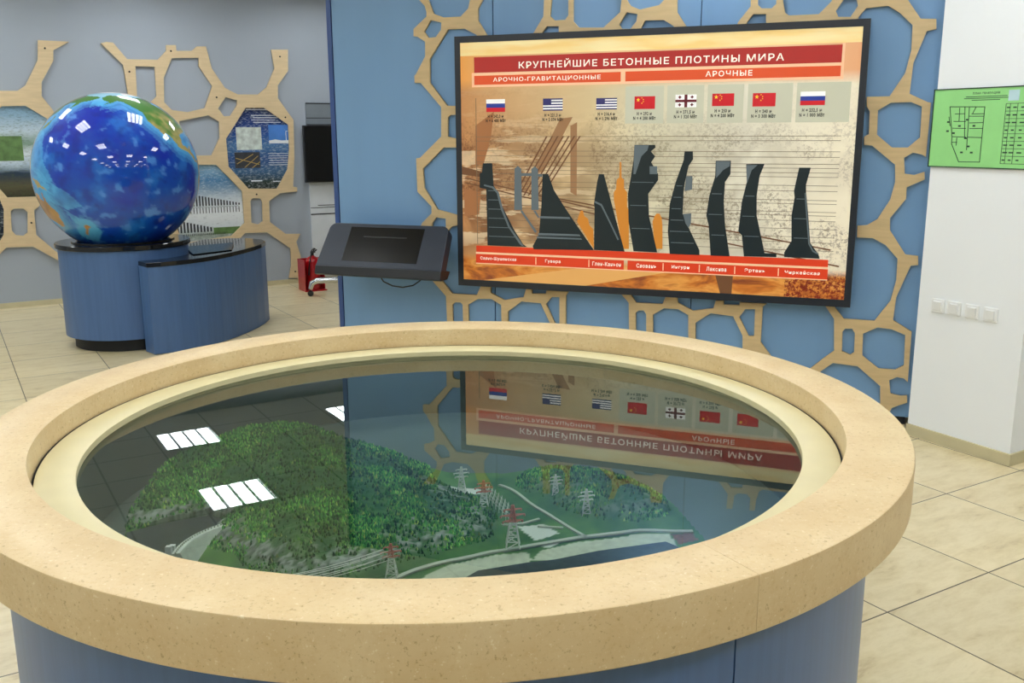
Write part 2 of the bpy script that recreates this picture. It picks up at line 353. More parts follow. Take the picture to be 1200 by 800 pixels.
def height(P):
    z = np.zeros(len(P))
    for k in range(0, len(P), 4000):
        q = P[k:k+4000]; d2 = ((q[:, None, :2]-ctrl[None, :, :2])**2).sum(-1); z[k:k+4000] = tps(d2)@_w[:_n]+_w[_n]+q[:, :2]@_w[_n+1:]
    return np.clip(z, .737, .868)
RIVER = [(-.036,-.6423,.742),(.0285,-.5653,.742),(.0914,-.4836,.742),(.1964,-.4462,.742),(.2557,-.4323,.742),(.3516,-.3905,.742),(.5097,-.3433,.742),(.5353,-.3728,.742),(.5215,-.4942,.742),(.3311,-.6219,.742)]
LAKE = [(-.7209,-.3025,.752),(-.641,-.24,.752),(-.5526,-.2002,.752),(-.5023,-.2467,.752),(-.5255,-.3512,.752),(-.5577,-.4465,.752),(-.5026,-.561,.752),(-.6623,-.4412,.752)]
BANKS = [[(-.0612,-.5663,.743),(-.0153,-.4984,.743),(.0352,-.4465,.743),(.1261,-.4053,.743),(.1974,-.3844,.743),(.2061,-.4233,.743),(.1945,-.4483,.743),(.0915,-.4877,.743),(.0252,-.5672,.743)],[(.2079,-.4233,.743),(.2259,-.3803,.743),(.3182,-.3318,.743),(.438,-.3005,.743),(.5269,-.2967,.743),(.5338,-.3705,.743),(.5097,-.3432,.743),(.3516,-.3905,.743),(.2557,-.4323,.743)]]
YARDS = [[(.1756,-.2558,.746),(.2403,-.2366,.746),(.2719,-.291,.746),(.2178,-.3281,.746)],[(.225,-.3466,.746),(.2567,-.3239,.746),(.2691,-.3471,.746),(.2395,-.3693,.746)],[(-.0065,-.0111,.75),(.075,.0001,.75),(.1028,-.0485,.75),(.0351,-.0882,.75)]]
EARTH = [(.528,-.3013,.745),(.5806,-.2923,.745),(.5852,-.3301,.745),(.5395,-.3479,.745)]
st = .0055; gx = np.arange(-.78, .66, st); gy = np.arange(-.67, .26, st); nx, ny = len(gx), len(gy)
PX, PY = np.meshgrid(gx, gy); PG = np.stack([PX.ravel(), PY.ravel()], -1)
ZG = height(PG); n1 = fbm(PG, 22); n2 = fbm(PG, 70, 3.3); n3 = fbm(PG, 9, 7.7)
hill = np.clip((ZG-.750)/.02, 0, 1)
ZG = ZG+hill*(n1*.004+n2*.0022)
riv = inside(PG, RIVER); lak = inside(PG, LAKE); ZG[riv] = np.minimum(ZG[riv], .736); ZG[lak] = np.minimum(ZG[lak], .747)
bank = np.zeros(len(PG), bool); yard = bank.copy()
for q in BANKS: bank |= inside(PG, q)
for q in YARDS: yard |= inside(PG, q)
ear = inside(PG, EARTH)
gz = ZG.reshape(ny, nx); sy, sx = np.gradient(gz, st); slope = np.hypot(sx, sy).ravel()
rockm = np.clip((slope-.45)*1.6+n2*1.1+n1*.5+np.clip((.787-ZG)/.016, -1.2, 1.2)*.8-.05, 0, 1)*hill
rockm *= np.where(PG[:, 0] > .16, .35, 1)*np.clip((.02-PG[:, 1])/.08+.4, 0, 1)
cg = np.array(srgb('2f6238')[:3]); cg2 = np.array(srgb('6fa050')[:3]); cr = np.array(srgb('9fa8a4')[:3]); cr2 = np.array(srgb('303834')[:3])
tv = np.clip(n3*.9+.45, 0, 1)[:, None]; colr = cg*(1-tv)+cg2*tv
rv = np.clip(n2*1.4+n1*.6+.5, 0, 1)[:, None]; rc = cr2*(1-rv)+cr*rv
colr = colr*(1-rockm[:, None])+rc*rockm[:, None]
flat = (1-hill)[:, None]; colr = colr*(1-flat*.4)+np.array(srgb('41693f')[:3])*flat*.4
colr[bank] = np.array(srgb('c4ccb8')[:3])*(1+n2[bank][:, None]*.15); colr[yard] = srgb('d8e0da')[:3]; colr[ear] = np.array(srgb('7a5138')[:3])*(1+n2[ear][:, None]*.5)
keep = inside(PG, EDGE); idx = -np.ones(len(PG), int)
quads = [(j*nx+i, j*nx+i+1, (j+1)*nx+i+1, (j+1)*nx+i) for j in range(ny-1) for i in range(nx-1) if keep[j*nx+i] and keep[j*nx+i+1] and keep[(j+1)*nx+i] and keep[(j+1)*nx+i+1]]
used = np.unique(np.array(quads)); idx[used] = np.arange(len(used))
verts = [(PG[k, 0], PG[k, 1], ZG[k]-ZO) for k in used]; faces = [tuple(int(idx[k]) for k in q) for q in quads]; cols = [tuple(colr[k])+(1,) for k in used]
from collections import Counter
ec = Counter(); 
for f in faces:
    for a, b in zip(f, f[1:]+f[:1]): ec[(min(a, b), max(a, b))] += 1
low = {}
def lowv(a):
    if a not in low: low[a] = len(verts); verts.append((verts[a][0], verts[a][1], 0.0)); cols.append((.25, .26, .24, 1))
    return low[a]
for (a, b), c in list(ec.items()):
    if c == 1: faces.append((a, b, lowv(b), lowv(a)))
me = bpy.data.meshes.new('terrain'); me.from_pydata(verts, [], faces)
ca = me.color_attributes.new('Col', 'FLOAT_COLOR', 'POINT'); ca.data.foreach_set('color', np.clip(np.array(cols), 0, 1).ravel())
bm = bmesh.new(); bm.from_mesh(me); bmesh.ops.recalc_face_normals(bm, faces=bm.faces); bm.to_mesh(me); bm.free()
def attr_mat(name, rough, coat=0, spec=.3):
    m = NT(name); a = m.n('ShaderNodeVertexColor'); a.layer_name = 'Col'; return m.done(a.outputs[0], rough, 0, spec, coat)
M['terrain'] = attr_mat('painted_terrain', .9); me.materials.append(M['terrain'])
terr = bpy.data.objects.new('terrain', me); COL.objects.link(terr); terr.parent = land
def ground(x, y): return float(height(np.array([[x, y]]))[0])
M['water'] = plain('dark_water', '3a4448', .35, spec=.3, var=.25, scale=60)
MB().prism([q[:2] for q in RIVER], .738-ZO, .7425-ZO).build('river', M['water'], land)
MB().prism([q[:2] for q in LAKE], .7475-ZO, .7525-ZO).build('reservoir', M['water'], land)
# forest: uncountable flock of tiny trees
fp = rng.random((80000, 2))*np.array([1.4, .92])+np.array([-.77, -.66])
fz = height(fp); ok = inside(fp, EDGE) & (fz > .7535)
fp = fp[ok]; gi = np.clip(((fp[:, 1]-gy[0])/st).astype(int), 0, ny-1)*nx+np.clip(((fp[:, 0]-gx[0])/st).astype(int), 0, nx-1)
pr = (1-rockm[gi]*1.15)*np.clip(.62+n3[gi]*1.4, .12, 1); ok = (rng.random(len(fp)) < pr) & ~lak[gi] & ~riv[gi] & ~yard[gi] & ~bank[gi]
fp = fp[ok][:23000]; gi = gi[ok][:23000]
tv_, tf, tcn = [], [], []
shades = [np.array(srgb(c)[:3])*1.05 for c in ('37793d', '529c4c', '7bb85b', 'a8c46c', '245732')]
for (x, y), g0 in zip(fp, gi):
    z = ZG[g0]-ZO-.001; h = random.uniform(.006, .0115); r = h*random.uniform(.28, .42); k = len(tv_); c = shades[random.choices(range(5), (3, 4, 3, .8, 3))[0]]*random.uniform(.8, 1.25)*float(np.clip(.85+n3[g0]*1.1+n1[g0]*.5, .4, 1.3)); a0 = random.random()*6
    for i in range(5):
        a = a0+i*1.2566; rr = r*random.uniform(.7, 1.2); tv_.append((x+rr*math.cos(a), y+rr*math.sin(a), z+h*random.uniform(.05, .3)))
    tv_.append((x+random.uniform(-.001, .001), y, z+h)); tcn += [tuple(c)+(1,)]*6
    tf += [(k+i, k+(i+1) % 5, k+5) for i in range(5)]
me = bpy.data.meshes.new('forest'); me.from_pydata(tv_, [], tf); ca = me.color_attributes.new('Col', 'FLOAT_COLOR', 'POINT'); ca.data.foreach_set('color', np.array(tcn).ravel())
M['leaf'] = attr_mat('model_foliage', .85); me.materials.append(M['leaf']); fo = bpy.data.objects.new('forest', me); COL.objects.link(fo); fo.parent = land; tag(fo, kind='stuff')
# roads draped on the ground
M['road'] = plain('pale_road', 'bcc4b8', .7, var=.05)
for pts, w in zip([[(-.0916,-.5306,.744),(-.043,-.4884,.746),(.0346,-.4362,.746),(.1166,-.3987,.746),(.2016,-.3644,.746),(.319,-.3199,.746),(.4395,-.2882,.746),(.5811,-.2898,.746)],[(.1305,.0055,.75),(.1639,-.0433,.75),(.2165,-.1299,.75),(.2654,-.2158,.75),(.3343,-.3224,.747)],[(.1398,-.2675,.747),(.1939,-.2384,.747),(.2288,-.2134,.747)],[(.2236,-.2563,.746),(.283,-.2669,.746)]], (.011, .008, .007, .006)):
    P = []; pts = [Vector((q[0], q[1])) for q in pts]
    for a, b in zip(pts, pts[1:]):
        for k in range(8): P.append(a.lerp(b, k/8))
    P.append(pts[-1]); mb = MB(); vs = []
    for k, q in enumerate(P):
        t = (P[min(k+1, len(P)-1)]-P[max(k-1, 0)]).normalized(); nrm = Vector((-t.y, t.x))*w/2; z = max(ground(q.x, q.y), .7415)-ZO+.0035
        vs += [(q.x+nrm.x, q.y+nrm.y, z), (q.x-nrm.x, q.y-nrm.y, z), (q.x+nrm.x, q.y+nrm.y, z-.004), (q.x-nrm.x, q.y-nrm.y, z-.004)]
    fs = []
    for k in range(len(P)-1):
        a = 4*k; b = a+4; fs += [(a, b, b+1, a+1), (a, a+2, b+2, b), (a+1, b+1, b+3, a+3)]
    mb.add(vs, fs).build('road', M['road'], land)
# arch dam at the reservoir
M['concrete'] = plain('model_concrete', 'e2e8e2', .7, var=.08, scale=60)
D = [Vector(q) for q in [(-.5447,-.4787,.775),(-.5216,-.4284,.775),(-.501,-.3755,.775),(-.4795,-.3198,.775)]]; a, b = D[0], D[-1]; mid = (a+b)/2; ch = (b-a); nrm = Vector((-ch.y, ch.x, 0)).normalized()
cr_ = []; N = 22
for k in range(N+1):
    t = k/N; q = a.lerp(b, t)+nrm*(.022*4*t*(1-t)); cr_.append(q)
mb = MB(); vs = []
for q in cr_:
    o_ = (q-(mid-nrm*.12)); o_.z = 0; o_.normalize()
    for off, z in ((.010, .737), (.010, .779), (.008, .782), (-.008, .782), (-.010, .779), (-.026, .737)): vs.append((q.x+o_.x*off, q.y+o_.y*off, z-ZO))
fs = []
for k in range(N):
    for i in range(6): fs.append((k*6+i, (k+1)*6+i, (k+1)*6+(i+1) % 6, k*6+(i+1) % 6))
fs += [tuple(range(6)), tuple(range(N*6, N*6+6))[::-1]]
dam = mb.add(vs, fs).build('dam', M['concrete'], land)
mb = MB()
for k in range(0, N+1, 1):
    q = cr_[k]; mb.box(q.x-.0015, q.x+.0015, q.y-.0015, q.y+.0015, .780-ZO, .7855-ZO)
mb.build('crest_railing', M['road'], dam)
mb = MB()
for k, (dx, h) in enumerate(((0, .016), (.013, .011), (.027, .014), (.040, .010))):
    q = a.lerp(b, .02+dx*2.2)+nrm*(.020+.006*(k % 2)); mb.box(q.x-.006, q.x+.006, q.y-.005, q.y+.005, .745-ZO, .778-ZO+h)
mb.build('intake_house', M['white_plastic'], dam)
# pylons
M['pylon'] = plain('white_pylon', 'f2f2ee', .5, var=.05); M['pylon_red'] = plain('red_pylon', 'd8806f', .5, var=.05)
def pylon(x, y, z, h, red):
    mb = MB(); top = MB(); w = h*.135; R = h*.019
    def lv(t): return w*(1-t)**1.15+h*.022
    def cs(t): return [Vector((x+sx_*lv(t), y+sy_*lv(t), z-ZO+t*h)) for sx_, sy_ in ((-1, -1), (1, -1), (1, 1), (-1, 1))]
    ts = [0, .16, .32, .48, .62, .74, .86, 1.0]
    for k in range(len(ts)-1):
        A, B = cs(ts[k]), cs(ts[k+1]); tgt = top if (red and ts[k] > .55) else mb
        for i in range(4):
            tgt.tube([A[i], B[i]], R, 4); tgt.tube([A[i], B[(i+1) % 4]], R*.7, 4); tgt.tube([B[i], B[(i+1) % 4]], R*.7, 4)
    for t, l in ((.62, .22), (.76, .27), (.90, .19)):
        for s in (-1, 1):
            c0 = Vector((x, y, z-ZO+t*h)); tip = c0+Vector((s*l*h, s*l*h*.25, h*.01)); tgt = top if red else mb
            for q in cs(t)[:4]: tgt.tube([q, tip], R*.75, 4)
            tgt.tube([tip, tip-Vector((0, 0, h*.05))], R*1.2, 4)
    o = mb.build('pylon', M['pylon'], land)
    if red: tag(top.build('crossarms', M['pylon_red'], o), 'red painted top')
    return o
PY = [(.0355,-.0543,.748,.0689),(.0952,-.167,.748,.0747),(.1654,-.3773,.748,.0967),(.2728,-.0977,.748,.0633),(.3409,-.212,.748,.0691),(-.0853,-.5234,.748,.0739)]
for k, q in enumerate(PY): pylon(*q, k in (1, 2, 5))
mb = MB(); q = PY[5]; q2 = (-.52, -.60)
for t, l in ((.62, .22), (.76, .27), (.90, .19)):
    for s in (-1, 1):
        A = Vector((q[0]+s*l*q[3], q[1]+s*l*q[3]*.25, q[2]+t*q[3]*.96-ZO)); B = A+Vector((-.36, -.17, .004))
        mb.tube([A.lerp(B, k/10)-Vector((0, 0, .018*4*(k/10)*(1-k/10))) for k in range(11)], .0008, 4)
mb.build('power_lines', M['pylon'], land)
# switchyard
sb = [(.0977,-.0203,.746),(.1637,-.179,.746),(.0911,-.096,.746),(.1433,-.2151,.746)]; o00, o11, o01 = Vector(sb[0]), Vector(sb[1]), Vector(sb[2]); ux = (o11-o00)/8; uy = (o01-o00)/3; mb = MB()
for i in range(9):
    for j in range(4):
        q = o00+ux*i+uy*j; z = max(ground(q.x, q.y), .741)-ZO; hh = .020+.004*((i*j) % 2); mb.tube([(q.x, q.y, z), (q.x, q.y, z+hh)], .0008, 4)
        if j < 3:
            q3 = q+uy; mb.tube([(q.x, q.y, z+.018), (q3.x, q3.y, z+.018)], .0007, 4)
        if i < 8:
            q3 = q+ux; mb.tube([(q.x, q.y, z+.013), (q3.x, q3.y, z+.013)], .0005, 4)
mb.build('switchyard', M['pylon'], land)

# ------------------------------------------------------------------ plywood lattices on the blue partition
def blue_lattice(data, label):
    u0 = sum(q[0] for q in data[0])/len(data[0]); z0 = min(q[1] for q in data[0])
    o = sheet('wall_lattice', data, -.0125, .023, M['plywood'], off=(u0, z0)); o.location = blue(u0, 0, z0); o.rotation_euler = (0, 0, BLUE); return tag(o, label, 'wall decoration')
blue_lattice([[(-2.8545,2.528),(-2.7941,2.4539),(-2.7566,2.4166),(-2.7457,2.3806),(-2.7465,2.3527),(-2.838,2.2825),(-2.8405,2.2388),(-2.8124,2.2351),(-2.7594,2.2023),(-2.7618,2.1146),(-2.828,2.0096),(-2.8417,1.9979),(-2.8406,1.9548),(-2.7976,1.9538),(-2.6571,1.8015),(-2.6613,1.6187),(-2.8157,1.485),(-2.8436,1.481),(-2.8406,1.2672),(-2.7409,1.1736),(-2.7421,1.1281),(-2.8134,1.0632),(-2.8852,.9274),(-2.7562,.6938),(-2.6494,.5851),(-2.6465,.4297),(-2.6449,.2082),(-1.7646,.278),(-1.7654,.3558),(-1.817,.4075),(-1.8188,.6366),(-1.8021,.662),(-1.9469,.6622),(-1.9508,.6417),(-2.046,.6363),(-2.046,.665),(-2.0855,.6628),(-2.1031,.6081),(-2.1236,.6069),(-2.2358,.5836),(-2.3309,.6258),(-2.3304,.6763),(-2.3966,.6728),(-2.4277,.6063),(-2.6055,.6047),(-2.6964,.7082),(-2.7492,.8478),(-2.6152,1.0319),(-2.5966,1.0491),(-2.4752,1.0693),(-2.4743,1.1268),(-2.5677,1.1244),(-2.6995,1.1541),(-2.7933,1.2928),(-2.7992,1.416),(-2.6466,1.5503),(-2.4676,1.5505),(-2.4636,1.8067),(-2.6169,1.8088),(-2.7343,1.9524),(-2.7323,2.0981),(-2.6012,2.2702),(-2.488,2.2706),(-2.4054,2.2296),(-2.389,2.1736),(-2.3149,2.181),(-2.3427,2.2297),(-2.3985,2.3145),(-2.3975,2.3841),(-2.3686,2.4323),(-2.3284,2.499),(-2.4186,2.504),(-2.448,2.4363),(-2.4602,2.3872),(-2.5127,2.3421),(-2.6289,2.3423),(-2.6988,2.3682),(-2.735,2.4509),(-2.7714,2.5234)],[(-2.7667,2.2642),(-2.7204,2.3312),(-2.6442,2.3126),(-2.6481,2.2696),(-2.6845,2.2277),(-2.738,2.2246)],[(-2.6137,1.7378),(-2.5955,1.7534),(-2.5056,1.7524),(-2.5081,1.6077),(-2.5675,1.6078),(-2.6162,1.6186)],[(-2.7387,1.0671),(-2.7099,1.104),(-2.6413,1.0976),(-2.6395,1.0423),(-2.6961,.9847),(-2.7514,1.0053)],[(-2.607,.5302),(-2.588,.5486),(-2.5447,.5512),(-2.5296,.5349),(-2.5277,.2873),(-2.6057,.2815)],[(-2.4928,.5372),(-2.422,.5812),(-2.3253,.5868),(-2.2569,.5515),(-2.2527,.308),(-2.4905,.2901)],[(-2.2125,.5093),(-2.1178,.5822),(-1.9852,.5791),(-1.9145,.4395),(-1.914,.3335),(-2.2077,.3114)],[(-1.9506,.5756),(-1.9124,.623),(-1.8595,.626),(-1.8582,.4323),(-1.88,.4308)]], 'beige plywood cell lattice along the left side of the large wall screen')
blue_lattice([[(-2.0638,2.162),(-2.0364,2.2236),(-1.9713,2.3176),(-1.9672,2.4118),(-1.9663,2.4791),(-1.9235,2.4767),(-1.9232,2.4096),(-1.9309,2.3192),(-1.9023,2.2927),(-1.8345,2.2931),(-1.8145,2.3177),(-1.8158,2.4708),(-1.7858,2.4692),(-1.7878,2.4027),(-1.7867,2.2838),(-1.7504,2.2461),(-1.5979,2.2398),(-1.4993,2.3208),(-1.4931,2.3876),(-1.5173,2.4544),(-1.4818,2.4524),(-1.4627,2.3861),(-1.4392,2.3531),(-1.3833,2.3294),(-1.2719,2.3486),(-1.2432,2.3749),(-1.2378,2.439),(-1.1694,2.4352),(-1.1697,2.3712),(-1.1675,2.3053),(-1.1137,2.2267),(-1.1022,2.1743),(-1.1707,2.1769),(-1.1832,2.2296),(-1.2434,2.267),(-1.3517,2.2685),(-1.3757,2.2235),(-1.3793,2.1661),(-1.8736,2.165),(-1.8742,2.2585),(-1.9506,2.2617),(-1.983,2.2215),(-1.9981,2.1597)],[(-1.5056,2.254),(-1.4612,2.319),(-1.3963,2.3057),(-1.4019,2.266),(-1.4363,2.226),(-1.4898,2.2282)]], 'short beige plywood lattice piece above the left half of the large screen')
blue_lattice([[(-.8345,2.1731),(-.8242,2.2349),(-.7584,2.3166),(-.763,2.4129),(-.7285,2.411),(-.721,2.3246),(-.6993,2.3035),(-.6444,2.3008),(-.6215,2.3233),(-.6241,2.4052),(-.592,2.4035),(-.5886,2.3416),(-.5727,2.2743),(-.5502,2.2591),(-.3952,2.2591),(-.3335,2.3216),(-.323,2.3887),(.0088,2.3704),(.0467,2.3092),(.1163,2.2126),(.1914,2.2084),(.1957,2.1582),(.151,2.1498),(.0985,1.9918),(.0922,1.8339),(.1839,1.7898),(.2009,1.786),(.1991,1.5036),(.1791,1.5169),(.1339,1.5267),(.0914,1.4994),(.1015,1.4147),(.1498,1.4084),(.1992,1.4257),(.2026,1.385),(.1166,1.3423),(.1185,1.2799),(.0452,1.174),(.0503,1.1073),(.1388,.9767),(.2042,.9714),(.2081,.9227),(.1705,.9172),(.1104,.7387),(.1036,.6076),(.2046,.548),(.2076,.2593),(.1859,.2797),(.1485,.2838),(.1097,.2613),(.1224,.1838),(.1772,.174),(.2102,.1807),(.2134,.14),(.1354,.1019),(.1206,.0572),(.1236,.0169),(-.3088,-.0298),(-.3458,.2678),(-.2473,.363),(-.1963,.4075),(-.2085,.5942),(-.2579,.663),(-.2969,.7053),(-.2506,.708),(-.2091,.6611),(-.1565,.5977),(.0073,.5973),(.0821,.7153),(.1033,.8318),(.101,.9529),(.0336,1.0258),(-.0353,1.0621),(-.117,1.063),(-.1201,1.127),(-.0705,1.1318),(-.0199,1.1652),(.0379,1.2714),(.0565,1.3684),(.0493,1.462),(-.0751,1.5639),(-.116,1.567),(-.1191,1.6117),(-.0957,1.6252),(-.1001,1.747),(-.1174,1.7706),(-.121,1.8217),(-.0059,1.8224),(.0628,1.941),(.0833,2.0571),(.0799,2.1831),(.0126,2.2471),(-.0472,2.2854),(-.1565,2.2787),(-.1907,2.2358),(-.2043,2.1659),(-.668,2.1666),(-.6734,2.2723),(-.7425,2.2755),(-.7752,2.2328),(-.783,2.1711)],[(-.3094,2.2721),(-.272,2.3298),(-.2069,2.3264),(-.198,2.2915),(-.2317,2.2376),(-.2938,2.2404)],[(-.0592,1.7497),(.0021,1.789),(.1036,1.791),(.1587,1.7668),(.1625,1.6073),(.1063,1.5536),(.0264,1.5535),(-.0546,1.6214)],[(-.1585,.5231),(-.1459,.5423),(-.1084,.545),(-.0916,.5204),(-.0883,.406),(-.1081,.3919),(-.1545,.4083)],[(-.0482,.5195),(.0266,.5618),(.1009,.5562),(.1731,.5282),(.1802,.3535),(.1356,.3234),(.0477,.3233),(-.0428,.3907)],[(-.2924,.252),(-.2566,.2859),(-.1987,.3366),(-.0637,.3288),(.065,.2236),(.0776,.0527),(-.2684,.0164)]], 'beige plywood cell lattice along the right side of the large wall screen')
blue_lattice([[(-1.4932,.6995),(-1.4178,.7036),(-1.3953,.6608),(-1.3649,.619),(-1.2017,.6203),(-1.1787,.6747),(-1.1149,.6784),(-1.1072,.6339),(-1.0154,.5904),(-.8941,.6136),(-.8818,.6593),(-.8347,.662),(-.8347,.6379),(-.7412,.641),(-.7421,.6588),(-.5877,.659),(-.6091,.6399),(-.6101,.4281),(-.5608,.3658),(-.5224,.3146),(-1.3966,.2417),(-1.4104,.6163),(-1.4501,.6576)],[(-1.3671,.5549),(-1.3477,.5721),(-1.3157,.5741),(-1.2991,.5512),(-1.2929,.3154),(-1.3591,.3102)],[(-1.2592,.5496),(-1.192,.5951),(-1.1033,.5954),(-1.0412,.5626),(-1.0331,.3361),(-1.2512,.3188)],[(-.9974,.5184),(-.908,.5827),(-.7754,.5731),(-.7154,.46),(-.7099,.3408),(-.99,.3182)],[(-.7404,.5693),(-.7081,.62),(-.6508,.6236),(-.6487,.4613),(-.6807,.459)]], 'beige plywood lattice piece under the middle of the large screen')

# ------------------------------------------------------------------ large wall screen
TU, TZ = -1.3265, .676
tv = thing('wall_screen', 'large black framed wall screen showing concrete dams in red and orange', 'screen', blue(TU, 0, TZ), BLUE)
def T(p): return (p[0]-TU, p[1]-TZ)
U0, U1, V0, V1 = -2.5288-TU, -.1262-TU, 0.0, 2.219-TZ          # outer frame
s0, s1, t0, t1 = -2.4915-TU, -.1615-TU, .7175-TZ, 2.1805-TZ     # lit picture
mb = MB(); mb.box(U0, U1, -.088, -.028, V0, t0).box(U0, U1, -.088, -.028, t1, V1).box(U0, s0, -.088, -.028, t0, t1).box(s1, U1, -.088, -.028, t0, t1)
mb.build('frame', M['bezel'], tv)
MB().box(s0, s1, -.060, -.028, t0, t1).box(s0+.6, s1-.6, -.028, -.0, t0+.45, t1-.45).build('back_housing', M['black'], tv)
def screen_material():
    m = NT('screen_picture'); tc = m.n('ShaderNodeTexCoord'); sp = m.n('ShaderNodeSeparateXYZ'); m.l(tc.outputs['Object'], sp.inputs[0])
    u = m.math('DIVIDE', m.math('SUBTRACT', sp.outputs[0], s0), s1-s0); v = m.math('DIVIDE', m.math('SUBTRACT', sp.outputs[2], t0), t1-t0)
    base = m.ramp(u, [(0, srgb('c08a58')), (.14, srgb('c9a274')), (.36, srgb('d3bd92')), (.5, srgb('d3ccb0')), (.75, srgb('ddd8c6')), (1, srgb('eae0c8'))])
    vec = m.coord((1, 1, 1)); big = m.noise(vec, 2.6, 3, .6, .8); fine = m.noise(vec, 55, 4, .8, .4); streak = m.noise(m.coord((1, 1, 6), (0, -.75, 0)), 2.6, 5, .65)
    dark = m.ramp(u, [(0, srgb('6d3f26')), (.3, srgb('7d5a3e')), (.55, srgb('857b62')), (1, srgb('9c907e'))])
    band = m.ramp(v, [(.10, (0, 0, 0, 1)), (.2, (1, 1, 1, 1)), (.55, (.8, .8, .8, 1)), (.72, (.1, .1, .1, 1))])
    mid = m.math('MULTIPLY', band, m.ramp(big, [(.40, (0, 0, 0, 1)), (.58, (1, 1, 1, 1))]))
    c = m.mix(m.math('MULTIPLY', mid, m.ramp(u, [(.1, (.8, .8, .8, 1)), (.45, (.6, .6, .6, 1)), (1, (.3, .3, .3, 1))])), base, dark)
    tex = m.ramp(fine, [(.43, (1, 1, 1, 1)), (.50, (0, 0, 0, 1))]); patch = m.ramp(m.noise(m.coord((1, 1, 1), (0, 0, 0), (4, 2, 9)), 3.5, 3), [(.44, (0, 0, 0, 1)), (.54, (1, 1, 1, 1))])
    c = m.mix(m.math('MULTIPLY', m.math('MULTIPLY', tex, band), m.math('MULTIPLY', patch, .85)), c, dark)
    c = m.mix(m.math('MULTIPLY', m.math('MULTIPLY', m.ramp(streak, [(.52, (0, 0, 0, 1)), (.56, (1, 1, 1, 1))]), band), m.ramp(u, [(.25, (.6, .6, .6, 1)), (.5, (.0, .0, .0, 1))])), c, srgb('ecd9b4'))
    # orange strip along the bottom and the pale sky strip on top
    ob = m.ramp(m.noise(m.coord((1, 1, 3)), 4, 4, .6, .5), [(.32, srgb('84452a')), (.45, srgb('c4732f')), (.58, srgb('dd9a4c')), (.72, srgb('a04f28'))])
    ob = m.mix(m.math('MULTIPLY', m.math('GREATER_THAN', u, .86), m.ramp(fine, [(.45, (0, 0, 0, 1)), (.55, (1, 1, 1, 1))])), ob, srgb('7d2b1c'))
    c = m.mix(m.ramp(v, [(.085, (1, 1, 1, 1)), (.115, (0, 0, 0, 1))]), c, ob)
    top = m.ramp(m.noise(m.coord((1, 1, 6), (0, .2, 0)), 3, 2), [(.35, srgb('edcb83')), (.65, srgb('f3dfa8'))])
    tb_ = m.ramp(u, [(0, srgb('e09a4c')), (.12, srgb('dcb07c')), (.8, srgb('e6bd92')), (1, srgb('e0a478'))])
    c = m.mix(m.ramp(v, [(.80, (0, 0, 0, 1)), (.85, (1, 1, 1, 1))]), c, tb_)
    c = m.mix(m.math('GREATER_THAN', v, .946), c, top)
    return m.done(c, .3, spec=.35, emit=c, es=SCREEN_GLOW)
scr = MB().box(s0, s1, -.085, -.060, t0, t1).build('screen', screen_material(), tv); tag(scr, 'lit picture of dam outlines over an orange collage')
INK = {k: ink('ink_'+k, c) for k, c in dict(maroon='a92c26', orange='d9532a', peach='f2c39c', white='fbf6e8', black='15181c', dam='1c2629', steel='5f6a70', amber='cc8430', grey='c3c3ae', line='77664f', beam='9a7350', beam2='9f6a42', wedge='e0a862', maroon_dark='641c26', redbar='d8401f', flagwhite='f7f7f7', flagblue='2b3f95', flagred='c9202b', navy='36346a', yellow='f3cf3a', pale='e9e2cc', brown='6e4a30').items()}
YF = -.0855
def card(name, poly, mat, lay, parent=scr):
    return MB().plate([T(q) for q in poly], YF-.0006*lay-.0005, YF-.0006*lay).build(name, mat, parent)
def rect(u0, u1, z0, z1): return [(u0, z0), (u1, z0), (u1, z1), (u0, z1)]
BX = {'main':[(-2.3988,2.0847),(-2.4,2.0005),(-.2592,2.1001)],'sub1':[(-2.398,1.9807),(-2.3988,1.9269),(-1.4727,1.9839)],'sub2':[(-1.4453,1.9856),(-1.4441,1.9307),(-.2613,1.9965)],'top':[(-2.4907,2.1016)],'base':[(-2.3988,.9377),(-2.3994,.895),(-.2586,.9407)],'nam':[(-2.4019,.885),(-2.4027,.8273),(-.2574,.885)]}
card('title_band', rect(-2.399, -.259, 2.0005, 2.0925), INK['maroon'], 1)
card('subtitle_band', rect(-2.399, -1.4725, 1.929, 1.983), INK['orange'], 1); card('subtitle_band', rect(-1.4445, -.2605, 1.929, 1.984), INK['orange'], 1)
mb = MB()
for r in (rect(-2.415, -.245, 1.915, 1.929), rect(-2.415, -.245, 1.983, 2.0005), rect(-2.415, -2.399, 1.915, 2.0), rect(-.2595, -.245, 1.915, 2.1), rect(-1.4725, -1.4445, 1.929, 1.983)): mb.plate([T(q) for q in r], YF-.0010, YF-.0005)
mb.build('title_border', INK['peach'], scr)
words('title_text', 'КРУПНЕЙШИЕ БЕТОННЫЕ ПЛОТИНЫ МИРА', -2.1058-TU, -.5575-TU, 2.0185-TZ, 2.069-TZ, YF-.0016, INK['white'], scr, .014, split=True)
words('subtitle_text', 'АРОЧНО-ГРАВИТАЦИОННЫЕ', -2.2733-TU, -1.5929-TU, 1.9405-TZ, 1.9705-TZ, YF-.0016, INK['white'], scr, .014)
words('subtitle_text', 'АРОЧНЫЕ', -.9817-TU, -.7235-TU, 1.9435-TZ, 1.9745-TZ, YF-.0016, INK['white'], scr, .014)
